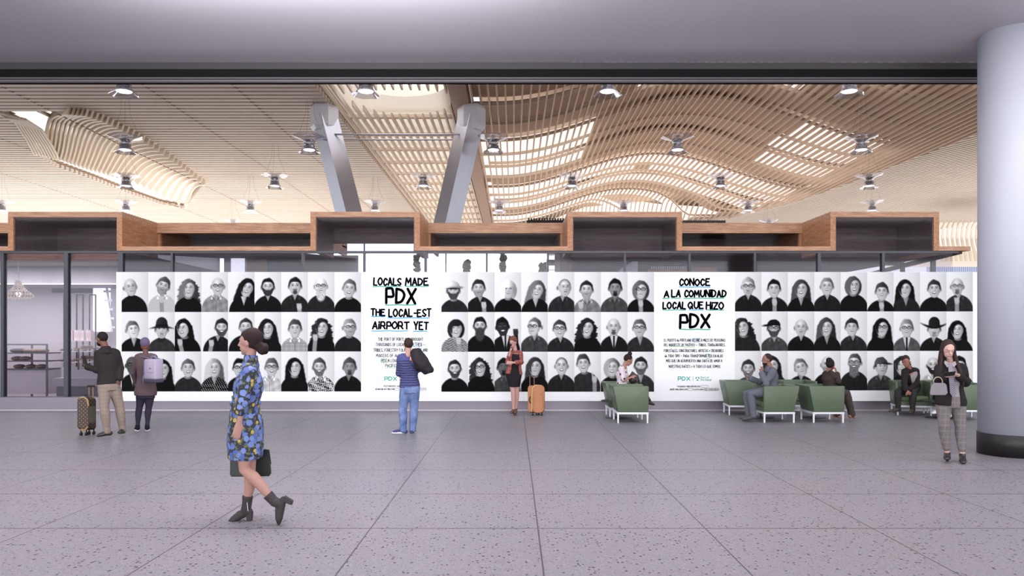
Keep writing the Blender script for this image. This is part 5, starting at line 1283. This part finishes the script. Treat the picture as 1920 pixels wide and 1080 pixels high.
# open at the front: keep only the back and sides of every ring
ft=[]
for r_ in rings:
    n=len(r_); st=int(n*.25)+2; ft.append([r_[(st+i)%n] for i in range(n-3)])
inner=[[p+((sum(r_,V((0,0,0)))/len(r_))-p).normalized()*.018 for p in q] for q,r_ in zip(ft,rings)]
m.loft([o_+i_[::-1] for o_,i_ in zip(ft,inner)])
e.arm(m,'L',.80,.020); e.arm(m,'R',.70,.020)
def rust(nt,bb):
    g=N(nt); p=g.pos('Object',scale=(1,1,.4)); nt.links.new(g.mix(g.math('MULTIPLY_ADD',g.noise(p,40,3),3,-1),C(96,52,48),C(168,92,78)),bb.inputs['Base Color'])
m.blob('cardigan',mat('rust_knit',(140,76,66),.9,fn=rust),e.root,.009,2,.5)
e.hair_cap(red_hair,back=.020,up=.026,sc=1.05,extra=lambda m,h,r,u,f,k:m.ell(h+u*.09-f*.05,.05,.06,.045,e.HM,12,8))
e.shoe(mat('brown_shoe',(96,64,56),.45),.008,heel=.04)
phone(W(958,651,Y-.14),(-.1,-.2,1),(.5,.8,0),'black phone held at the ear of the red haired woman')
# ---- seated people
# F: polka dot woman, seated facing right
Y=16.3
f_=Fig('person','woman in white dotted top with topknot, seated facing right, head bowed',JP(Y,hd=(1178,675.5),nk=(1171,684.5),sL=(1167,692,.14),sR=(1165,692,-.14),eL=(1171,713,.2),wL=(1183,707,.12),eR=(1169,714,-.2),wR=(1182,708,-.12),hL=(1165,731,.09),hR=(1165,731,-.09),kL=(1205,727,.10),kR=(1204,729,-.07),aL=(1201,765,.10),aR=(1217,752,-.04),tL=(1211,772,.1),tR=(1227,760,-.02)),(1,0,0),(.8,.1,-.5),.95,skin=skinm('tan2',(178,128,110)),sex='f',anchor=V((WX(1185,Y),Y,0)))
f_.body({'R':((.8,.2,.3),(0,.5,-1),.7),'L':((.8,-.2,.3),(0,-.5,-1),.7)})
def dots(nt,bb):
    g=N(nt); v=g.vor(g.pos('Object'),11); nt.links.new(g.mix(g.math('LESS_THAN',v.outputs['Distance'],.30),C(206,194,200),C(60,44,48)),bb.inputs['Base Color'])
f_.top(mat('dotted_blouse',(200,190,196),.8,fn=dots),t0=-.02,t1=1.0,sleeve=.42,infl=.022,name='blouse')
f_.pants(cloth('maroon_trousers',(84,56,56)),infl=.012)
f_.shoe(leather_b,.008,heel=.03)
def topk(m,h,r,u,f,k): m.ell(h+u*.140-f*.045,.050,.050,.046,f_.HM,12,8)
f_.hair_cap(dark_hair,back=.024,up=.018,sc=1.02,extra=topk)
fb=thing('shoulder_bag','dark brown bag on the lap of the woman in the dotted top','bag',W(1187,717,Y))
m=MB(); m.ell(W(1187,711,Y),.10,.12,.09,n=18,m=12); m.tube([W(1180,708,Y),W(1186,700,Y),W(1193,706,Y)],[.03,.05,.04],12,round_ends=True); m.blob('bag_body',mat('brown_leather',(58,40,38),.5),fb,.012,2,.5,disp=(.1,.03))
# G: grey suit man, seated facing left
Y=15.62
g_=Fig('person','man in light grey suit seated facing left with one hand raised to his face',JP(Y,hd=(1437.5,674.5),nk=(1443,687,.0),sL=(1449,697,-.19),sR=(1446,697,.18),eL=(1437,720,-.22),wL=(1428,700,-.12),eR=(1424,716,.20),wR=(1407,710,.16),hL=(1446,734,-.09),hR=(1446,734,.09),kL=(1406,738,-.10),kR=(1398,738,.12),aL=(1413,779,-.10),aR=(1404,778,.10),tL=(1392,788,-.12),tR=(1388,785,.10)),(-1,0,0),(-1,-.12,-.05),1.0,skin=skinm('brown2',(150,106,92)),anchor=V((WX(1430,Y),Y,0)))
g_.body({'L':((.15,.1,1),(-.2,.9,0),.9),'R':((-.9,0,.5),(.3,0,1),.5)})
grey=cloth('grey_suiting',(132,136,148))
def lapel(m,s): m.tube([s.J['nk']-s.axis*.11,s.J['nk']-s.axis*.04,s.J['nk']+V((.01,0,.0))],[.12,.088,.070],14)
g_.top(grey,t0=-.06,t1=1.02,infl=.024,name='jacket',extra=lapel)
g_.pants(grey,infl=.020,loose=.012)
g_.shoe(mat('grey_shoe',(66,66,68),.6),.012)
g_.hair_cap(hairm('short_dark',(70,56,54)),back=.020,up=.014,sc=1.0)
m=MB(); h=g_.J['hd']; m.ell(h-g_.hu*.075+g_.hf*.040,.055,.052,.040,g_.HM,12,8); m.build('beard',dark_hair,g_.root,smooth=True)
# H: brown jacket woman seen from behind, seated facing right
Y=15.9
i_=Fig('person','woman in brown jacket seated facing right, hand at her ear, wearing pumps',JP(Y,hd=(1557.5,684.5),nk=(1554,694.5),sL=(1548,702,.12),sR=(1560,702,-.10),eR=(1572.5,715,-.16),wR=(1569,701,-.10),eL=(1550,721,.2),wL=(1566,725,.2),hL=(1554,736,.09),hR=(1557,736,-.09),kL=(1586,735,.12),kR=(1588,737,-.08),aL=(1569,776,.12),aR=(1597,777,-.05),tL=(1577,784,.10),tR=(1603,784,-.02)),(.75,.65,0),(.7,.7,-.05),.96,skin=skinm('brown3',(160,104,86)),sex='f',anchor=V((WX(1575,Y),Y,0)))
i_.body({'R':((-.25,.1,1),(-.6,.6,0),.7),'L':((1,.2,0),(0,0,-1),.4)})
brn=cloth('brown_wool',(84,72,70))
i_.top(brn,t0=-.04,t1=1.02,infl=.026,name='jacket'); i_.pants(cloth('taupe_trousers',(96,86,82)),infl=.018,loose=.03)
i_.shoe(mat('tan_pump',(156,110,94),.4),.012,heel=.05)
def bun2(m,h,r,u,f,k): m.ell(h+u*.095-f*.085,.062,.062,.06,i_.HM,14,9)
i_.hair_cap(hairm('near_black',(52,42,42)),back=.028,up=.018,sc=1.08,extra=bun2)
# I: young man in dark jacket leaning forward, seated
Y=17.0
j_=Fig('person','young man in dark jacket and white shirt seated leaning forward, hands clasped between knees',JP(Y,hd=(1698.5,678,-.20),nk=(1703,689,-.10),sR=(1697,697,-.12),sL=(1717,696,.02),eR=(1695.5,718,-.26),wR=(1698,731,-.38),eL=(1719,720,-.12),wL=(1703,732,-.36),hR=(1704,729,.12),hL=(1716,728,.18),kR=(1683,735,-.30),kL=(1712,735,-.34),aR=(1684,766,-.22),aL=(1711,768,-.30),tR=(1668,772.5,-.36),tL=(1706,775,-.46)),(-.35,-1,0),(-.3,-1,-.08),1.0,skin=skinm('olive',(168,112,94)),anchor=V((WX(1703,Y),Y,0)))
j_.body({'R':((.5,-.6,-.7),(.6,.3,0),.9),'L':((-.5,-.6,-.7),(-.6,.3,0),.9)})
j_.top(cloth('white_tee',(196,188,190)),t0=.0,t1=.98,sleeve=0,infl=.014,name='shirt')
m=MB(); rings=j_.trings(-.04,1.02,.032,n=24,steps=12); ft=[]
for r_ in rings: n=len(r_); st=int(n*.25)+2; ft.append([r_[(st+q)%n] for q in range(n-4)])
inner=[[p+((sum(r_,V((0,0,0)))/len(r_))-p).normalized()*.018 for p in q] for q,r_ in zip(ft,rings)]
m.loft([o_+q_[::-1] for o_,q_ in zip(ft,inner)])
for S in 'LR': j_.arm(m,S,.96,.022)
m.blob('jacket',cloth('dark_jacket',(58,50,50)),j_.root,.009,2,.5)
j_.pants(cloth('dark_trousers',(74,70,72)),infl=.016,loose=.006); j_.shoe(mat('suede_shoe',(66,56,48),.8),.008)
j_.hair_cap(brown_hair,back=.018,up=.026,sc=1.03)
# J: person mostly hidden behind the standing woman
Y=16.4
k_=Fig('person','person in dark clothes and white shoes seated, mostly hidden behind the standing woman',JP(Y,hd=(1789,676,.1),nk=(1789,688,.1),sR=(1781,696,.0),sL=(1797,696,.1),eR=(1780,716,-.02),wR=(1779,727,-.2),eL=(1797,716,.0),wL=(1787,728,-.2),hR=(1783,730,.1),hL=(1794,730,.14),kR=(1776,733,-.30),kL=(1784,735,-.34),aR=(1760,768,-.28),aL=(1781,774,-.34),tR=(1748,776,-.34),tL=(1779,783,-.50)),(-.3,-1,0),(-.3,-1,0),.95,skin=skinm('light2',(196,150,134)),sex='f',anchor=V((WX(1783,Y),Y,0)))
k_.body({}); k_.top(cloth('navy_top',(48,46,60)),t0=-.02,t1=1.0,infl=.018,name='top'); k_.pants(cloth('navy_jeans',(66,70,104)),infl=.012)
k_.shoe(mat('white_leather',(214,212,226),.5),.010,name='sneaker'); k_.hair_cap(dark_hair)
# K: standing woman on phone, right foreground
Y=10.58
l_=Fig('person','long haired woman in dark jacket, tie and grey checked trousers looking down at her phone',JP(Y,hd=(1777.5,655.5,-.03),nk=(1782,678,.02),sR=(1762,692,.0),sL=(1803,691,.02),eR=(1757.5,716,-.06),wR=(1768.5,706,-.24),eL=(1811,717,-.03),wL=(1797,704,-.24),hR=(1769,753,.0),hL=(1795,753,.0),kR=(1770,797,-.03),kL=(1801,799,-.03),aR=(1776,851,.03),aL=(1804.5,853,-.02),tR=(1775.5,863,-.15),tL=(1806,870,-.20)),(-.05,-1,0),(-.15,-1,-.35),1.02,vox=.008,skin=skinm('fair',(206,164,152)),sex='f')
l_.body({'R':((.8,-.3,.1),(-.1,.6,1),.7),'L':((-.8,-.3,.15),(.1,.6,1),.7)})
l_.top(cloth('white_shirt',(196,186,196)),t0=.1,t1=1.06,sleeve=0,infl=.010,name='shirt')
m=MB(); rings=l_.trings(-.12,1.02,.030,n=44,steps=14); ft=[]
for r_ in rings: n=len(r_); st=int(n*.25)+2; ft.append([r_[(st+q)%n] for q in range(n-3)])
inner=[[p+((sum(r_,V((0,0,0)))/len(r_))-p).normalized()*.018 for p in q] for q,r_ in zip(ft,rings)]
m.loft([o_+q_[::-1] for o_,q_ in zip(ft,inner)])
for S in 'LR': l_.arm(m,S,.92,.024)
m.blob('jacket',cloth('black_jacket',(54,49,51)),l_.root,.008,2,.5,disp=(.1,.012))
l_.pants(mat('grey_check',(124,116,116),.85,fn=plaid_fn((96,90,90),(122,115,115),20)),infl=.012,loose=.004,t1=.96)
l_.shoe(mat('black_pump',(34,28,28),.35),.006,heel=.06,name='pump')
def tief(nt,bb):
    g=N(nt); x,y,z=g.sep(g.pos('Object')); sn=g.math('SINE',g.math('MULTIPLY',g.math('ADD',g.math('MULTIPLY',x,.7),z),260)); nt.links.new(g.mix(g.math('GREATER_THAN',sn,0),C(72,66,76),C(146,139,154)),bb.inputs['Base Color'])
yt=lambda py:-.158 if py>690 else -.12
m=MB(); pts=[(1782,681,4.0,-.105),(1783,700,4.4,-.150),(1785,720,5.0,-.165),(1787,738,5.6,-.160),(1788.5,745,.8,-.155)]
m.loft([[W(x-w,y,Y+dy),W(x+w,y,Y+dy),W(x+w,y,Y+dy-.012),W(x-w,y,Y+dy-.012)] for x,y,w,dy in pts]); m.build('tie',mat('striped_tie',(130,124,140),.6,fn=tief),l_.root)
for q in (-1,1):
    m=MB(); m.prism([W(1782+q*1,681,Y-.10),W(1782+q*11,676,Y-.05),W(1782+q*12,681,Y-.07),W(1782+q*6,689,Y-.12)],(0,-.01,0)); m.build('collar',bpy.data.materials['white_shirt'],l_.root)
def longh(m,h,r,u,f,k):
    m.tube([h+u*.03-f*.03,h-u*.06-f*.05,h-u*.20-f*.05,h-u*.34-f*.02],[(.07,.09),(.07,.095),(.05,.10),(.03,.07)],16,round_ends=True,ref=(0,1,0))
    m.tube([h+u*.05-r*.062,h-r*.082-u*.06,W(1797,690,Y-.08),W(1803,706,Y-.15),W(1806,722,Y-.17)],[(.03,.035),(.03,.035),(.025,.045),(.02,.045),(.012,.02)],12,round_ends=True)
    m.tube([h+u*.05+r*.062,h+r*.080-u*.05,W(1764,684,Y-.03),W(1764,700,Y-.06)],[(.03,.03),(.026,.03),(.022,.03),(.014,.02)],12,round_ends=True)
l_.hair_cap(hairm('long_brown',(70,52,52)),back=.022,up=.018,sc=1.03,extra=longh)
phone(W(1780.5,701,Y-.33),(1,0,.1),(0,-.6,.8),'black phone in both hands of the long haired woman')
hg=thing('handbag','grey structured handbag hanging from the forearm of the long haired woman','handbag',W(1758,742,Y-.25))
gb=mat('grey_leather',(112,104,110),.45)
m=MB(); m.loft([[W(1743,737,Y+dy),W(1747,722,Y+dy),W(1751,718,Y+dy),W(1771,718,Y+dy),W(1775,722,Y+dy),W(1777,737,Y+dy),W(1773,741,Y+dy),W(1745,741,Y+dy)] for dy in (-.34,-.20)]); m.build('bag_body',gb,hg,bevel=.008)
m=MB(); m.tube([W(1758.5+8.5*math.cos(a_),716-9*math.sin(a_),Y-.27) for a_ in [PI*q/12-.35 for q in range(16)]],.008,8); m.build('loop_handle',mat('bag_ring',(140,124,112),.35),hg,smooth=True)
# ================= SUITCASES, ARMCHAIRS, TABLES
def monog(nt,b):
    g=N(nt); p=g.pos('Object'); x,y,z=g.sep(p)
    u=g.math('MULTIPLY',g.math('ADD',x,g.math('MULTIPLY',y,.6)),15); w=g.math('MULTIPLY',z,15)
    def cell(q): return g.math('SUBTRACT',g.math('FRACT',g.math('ADD',q,50.0)),.5)
    a,c=cell(g.math('ADD',u,w)),cell(g.math('SUBTRACT',u,w))
    r=g.math('SQRT',g.math('ADD',g.math('MULTIPLY',a,a),g.math('MULTIPLY',c,c)))
    cross=g.math('LESS_THAN',g.math('MULTIPLY',g.math('ABSOLUTE',a),g.math('ABSOLUTE',c)),.008)
    f=g.math('MULTIPLY',cross,g.math('LESS_THAN',r,.30))
    nt.links.new(g.mix(f,C(54,40,34),C(150,116,80)),b.inputs['Base Color'])
Ys_=13.45
def SP(px,py,dy=0): return W(px,py,Ys_+dy)
t=thing('rolling_suitcase','dark brown patterned suitcase with gold motifs, left of the man with a phone','suitcase',(WX(163,Ys_),Ys_,0))
mono=mat('brown_monogram',(70,52,42),.5,fn=monog)
trim_l=mat('tan_leather',(158,126,86),.5)
def rr2(x0,x1,y0,y1,r,dy,n=5,yy=0):
    out=[]
    for cx_,cy_,a0 in ((x1-r,y0+r,-PI/2),(x1-r,y1-r,0),(x0+r,y1-r,PI/2),(x0+r,y0+r,PI)):
        for i in range(n+1):
            a=a0+PI/2*i/n; out.append(SP(cx_+r*math.cos(a),cy_+r*math.sin(a),dy))
    return out
m=MB(); m.loft([rr2(146,166,745,804,9,-.12),rr2(144.8,166.5,744,805.5,9,-.06),rr2(145.5,180,744.5,806,7,.10),rr2(147,180,746,805,7,.14)]); m.build('case_body',mono,t,smooth=False,bevel=.006)
m=MB(); m.tube([SP(150,746,-.13),SP(158,745,-.13),SP(164,750,-.125),SP(166,761,-.12)],.016,8); m.build('edge_trim',trim_l,t)
m=MB(); m.tube([SP(152,806,-.12),SP(160,806,-.125),SP(165,800,-.12)],.014,8); m.build('edge_trim',trim_l,t)
m=MB(); m.loft([[SP(166.5,762,-.118),SP(178.5,761,.02),SP(178.5,792,.02),SP(166.5,793,-.118)],[SP(166.8,762,-.128),SP(179,761,.01),SP(179,792,.01),SP(166.8,793,-.128)]]); m.build('side_pocket',mat('olive_panel',(88,80,62),.7),t,label='olive side pocket')
m=MB()
for px in (167,174.5): m.tube([SP(px,747,.05),SP(px,725,.05)],.009,8)
m.build('telescopic_pole',trim_l,t)
m=MB(); m.tube([SP(165.5,724,.05),SP(176,724,.05)],.018,8,round_ends=True); m.build('grip',black,t)
m=MB(); m.tube([SP(158,746,0),SP(160,740.5,0),SP(164,740.5,0),SP(166,746,0)],.013,8); m.build('top_handle',black,t)
for px,dy in ((152,-.06),(162,-.06),(167,.08),(176,.08)):
    c_=SP(px,807,dy); c_.z=.03; m=MB(); m.loft([[c_+V((xx_,.030*math.cos(2*PI*k/12),.030*math.sin(2*PI*k/12))) for k in range(12)] for xx_ in (-.014,.014)]); m.tube([c_,V((c_.x,c_.y,.10))],.012,6); m.build('wheel',black,t)
Ys_=16.92
t=thing('rolling_suitcase','tan suitcase with rounded top and raised handle, standing beside the red haired woman','suitcase',(WX(1006,Ys_),Ys_,0))
tanl=mat('orange_tan_shell',(170,112,72),.5,noise=(8,.06))
z1=778.5-(9/200)*0
m=MB(); m.loft([rr2(998,1020,722.5,774,9,-.15),rr2(997,1021.5,721.5,774.5,9,-.11),rr2(997,1021.5,721.5,774.5,9,.0)]);  m.build('front_shell',tanl,t,bevel=.006)
m=MB(); m.loft([rr2(990,1000,724,772,3,-.1),rr2(989.5,1021,722.5,774,6,-.04),rr2(991,1020,723,773,6,.14)]); m.build('rear_shell',tanl,t,bevel=.006)
m=MB(); m.tube([SP(997,772,-.13),SP(997,750,-.14),SP(998,727,-.14),SP(1004,722,-.13),SP(1012,722.5,-.12)],.010,6); m.build('zip_trim',mat('zip_beige',(206,178,120),.5),t)
for a,b in (((1001,735),(1000.5,768)),((1017,735),(1019,768))):
    m=MB(); m.tube([SP(a[0],a[1],-.155),SP(b[0],b[1],-.155)],.008,6,round_ends=True); m.build('moulded_rib',tanl,t)
m=MB(); m.tube([SP(1010,738,-.155),SP(1012,741,-.156),SP(1016,736,-.155)],.006,6); m.build('emblem',trim_l,t)
m=MB(); m.tube([SP(994,744,-.12),SP(992.8,747,-.16),SP(993,753,-.16),SP(994.8,755.5,-.12)],.010,8,round_ends=True); m.build('side_handle',black,t)
m=MB()
for px in (993.5,1001.5): m.tube([SP(px,725,.05),SP(px,706,.05)],.008,8)
m.build('telescopic_pole',mat('copper_pole',(150,116,100),.3,.7),t)
m=MB(); m.tube([SP(992.5,705.5,.05),SP(1002.5,705.5,.05)],.013,8,round_ends=True); m.build('grip',dgrey,t)
for px,dy in ((999,-.08),(1006,-.08),(1010,.08),(1016,-.08)):
    c_=SP(px,777,dy); c_.z=.028; m=MB(); m.loft([[c_+V((xx_,.028*math.cos(2*PI*k/12),.028*math.sin(2*PI*k/12))) for k in range(12)] for xx_ in (-.014,.014)]); m.tube([c_,V((c_.x,c_.y,.075))],.012,6); m.build('wheel',black,t)
# ---- armchair: side panel length L along local +x (front), back at x=0; width along y
green=mat('green_leather',(84,98,76),.42,noise=(5,.10),bump=(25,.15,.004))
green_d=mat('green_cushion',(82,100,66),.45,noise=(5,.1))
def armchair(label,x,y,rz,first=None):
    """origin: centre of the frame on the floor; local +x is the way the sitter faces"""
    if first:
        c=copy_tree(first,None,V((x,y,0))); c.rotation_euler=(0,0,rz); c['label']=label; return c
    t=thing('armchair',label,'armchair',(0,0,0),'low green armchairs on white frames in front of the mural')
    L,Wd,B,T=.62,.72,.215,.735
    th=.065
    # arms: trapezoids, straight front edge and raked rear edge
    for s in (-1,1):
        y0=s*Wd/2; y1=s*(Wd/2-th)
        m=MB(); m.loft([[V((-L/2+.02,yy,B)),V((L/2,yy,B)),V((L/2+.005,yy+s*.02,T-.01)),V((L/2-.02,yy+s*.02,T)),V((-L/2-.09,yy+s*.02,T))] for yy in (y0,y1)]); m.build('arm',green,t,bevel=.014,smooth=True)
    m=MB(); m.loft([[V((-L/2+.02,s*(Wd/2-.01),B)),V((-L/2-.09,s*(Wd/2+.005),T)),V((-L/2-.09+.10,s*(Wd/2+.005),T)),V((-L/2+.12,s*(Wd/2-.01),B))] for s in (-1,1)]); m.build('backrest',green,t,bevel=.014,smooth=True)
    m=MB(); m.box(-L/2+.08,L/2-.01,-Wd/2+th,Wd/2-th,B,.30); m.build('seat_base',green,t)
    m=MB(); m.box(-L/2+.10,L/2+.01,-Wd/2+th+.005,Wd/2-th-.005,.30,.42); m.build('seat_cushion',green_d,t,bevel=.03,smooth=True)
    fr=MB()
    for s in (-1,1):
        fr.box(-L/2,L/2,s*(Wd/2-.03)-.016,s*(Wd/2-.03)+.016,B-.04,B-.002)
        fr.box(s*(L/2-.02)-.016,s*(L/2-.02)+.016,-Wd/2+.03,Wd/2-.03,B-.04,B-.004)
    fr.build('frame_rail',white_m,t)
    for sx in (-1,1):
        for sy in (-1,1):
            m=MB(); cx_,cy_=sx*(L/2-.018),sy*(Wd/2-.03); m.loft([[V((cx_+a*q,cy_+b*q,z)) for a,b in ((-1,-1),(1,-1),(1,1),(-1,1))] for z,q in ((0,.013),(B-.05,.016),(B-.01,.026))]); m.build('leg',white_m,t)
    t.location=(x,y,0); t.rotation_euler=(0,0,rz); return t
def fy(px,Y): return WX(px,Y)
A0=armchair('green armchair facing right with a dotted top woman behind it, front one of the left pair',fy(1183.5,15.55),15.68,0)
A0['label']='green armchair facing right, nearer of the left pair by the woman in the dotted top'
armchair('green armchair facing right behind the nearer one, seating the woman in the dotted top',fy(1169,16.4),16.68,0,A0)
armchair('green armchair facing left, seating the man in the grey suit',fy(1454,15.6),15.72,PI,A0)
armchair('green armchair facing right, seating the woman in the brown jacket',fy(1545,15.6),15.72,0,A0)
armchair('empty green armchair at the left of the middle seating group, behind the grey suit man',fy(1395,16.9),17.2,-.1,A0)
armchair('green armchair against the mural between the grey suit man and the brown jacket woman',fy(1494,17.2),17.3,-PI/2,A0)
armchair('green armchair seating the young man in the dark jacket',fy(1711,17.05),17.12,-PI/2-.25,A0)
armchair('green armchair half hidden by the column at the right edge',fy(1826,15.9),16.15,PI,A0)
armchair('green armchair behind the long haired woman, seating the mostly hidden person',fy(1784,17.0),17.1,-PI/2-.1,A0)
tabm=mat('dark_table',(44,38,40),.35)
def table(label,x,y,first=None):
    if first: c=copy_tree(first,None,V((x,y,0))); c['label']=label; return c
    t=thing('side_table',label,'table',(0,0,0),'low round black pedestal tables between the armchairs')
    m=MB(); m.lathe((0,0,0),[(.28,0),(.275,.012),(.06,.03)],32); m.build('base',tabm,t)
    m=MB(); m.tube([(0,0,.02),(0,0,.36)],.022,12); m.build('stem',tabm,t)
    m=MB(); m.lathe((0,0,0),[(.33,.345),(.37,.355),(.37,.37)],36); m.build('table_top',tabm,t)
    t.location=(x,y,0); return t
T0=table('round black side table beside the left pair of armchairs',fy(1159,16.35),16.3)
table('round black side table behind the grey suit man',fy(1425,16.45),16.4,T0)
table('round black side table between the two front chairs of the middle group',fy(1521,16.5),16.42,T0)
table('round black side table beside the mostly hidden person at the right',fy(1757,16.4),16.3,T0)
# ================= LIGHT and CAMERA
w=bpy.data.worlds.new('sky'); scene.world=w; w.use_nodes=True
bg=w.node_tree.nodes['Background']; bg.inputs[0].default_value=(.90,.93,1.0,1); bg.inputs[1].default_value=1.0
def area(name,loc,rot,sx,sy,power,col=(1,1,1)):
    l=bpy.data.lights.new(name,'AREA'); l.shape='RECTANGLE'; l.size=sx; l.size_y=sy; l.energy=power; l.color=col
    o=bpy.data.objects.new(name,l); COL.objects.link(o); o.location=loc; o.rotation_euler=rot; return o
# unseen fill lamps, added below the timber roof to brighten it
area('roof_fill',(-34,76,5.5),(PI,0,0),42,46,9500,(1,.965,.92))
area('roof_fill',(12,74,5.5),(PI,0,0),46,46,4200,(1,.96,.93))
area('roof_fill',(42,60,5.5),(PI,0,0),20,60,3500,(1,.96,.93))
# unseen area lamp added behind the camera as daylight on the mural
area('front_fill',(0,-7,3.4),(math.radians(90),0,0),60,5,4200,(.95,.97,1))
area('bakery_fill',(-13.5,20.6,3.6),(0,0,0),5,1.0,110,(1,.97,.93))  # fill lamps added to lift the dark bakery interior
area('bakery_fill',(-13.5,22.6,3.1),(0,0,0),5,.6,90,(1,.98,.95))
# out-of-view lamps added at soffit height to light floor and mural
for yy,pw in ((-4,380),(1.5,560),(7.0,950)): area('soffit_fill',(0,yy,CZ-.03),(0,0,0),70,.5,pw,(1,.985,.985))
area('soffit_fill',(0,9.4,CZ-.03),(math.radians(0),0,0),70,.3,900,(1,.97,.95))
area('bay_fill',(-6.4,66,ZH+.34),(PI,0,0),5.6,84,900,(1,.98,.97))  # hidden lamp added above the slats to whiten the bay backing
area('soffit_wash_fill',(-2.3,7.9,5.25),(PI,0,0),5.0,1.8,1000,(.95,.96,1))  # bodiless lamps added out of view to brighten the soffit plaster
area('soffit_wash_fill',(9,7.4,5.2),(PI,0,0),13,1.6,420,(1,.96,.97))
# ceiling wash of the soffit
cam=bpy.data.cameras.new('camera'); co=bpy.data.objects.new('camera',cam); COL.objects.link(co)
co.location=(0,0,EYE); co.rotation_euler=(PI/2,0,0)
cam.sensor_width=36; cam.lens=F/1920*36; cam.shift_x=-(HX-960)/1920; cam.shift_y=(HY-540)/1920
cam.clip_end=300; scene.camera=co
scene.view_settings.view_transform='Standard'; scene.view_settings.look='None'; scene.view_settings.exposure=.22; scene.view_settings.gamma=1
scene.view_settings.use_curve_mapping=False
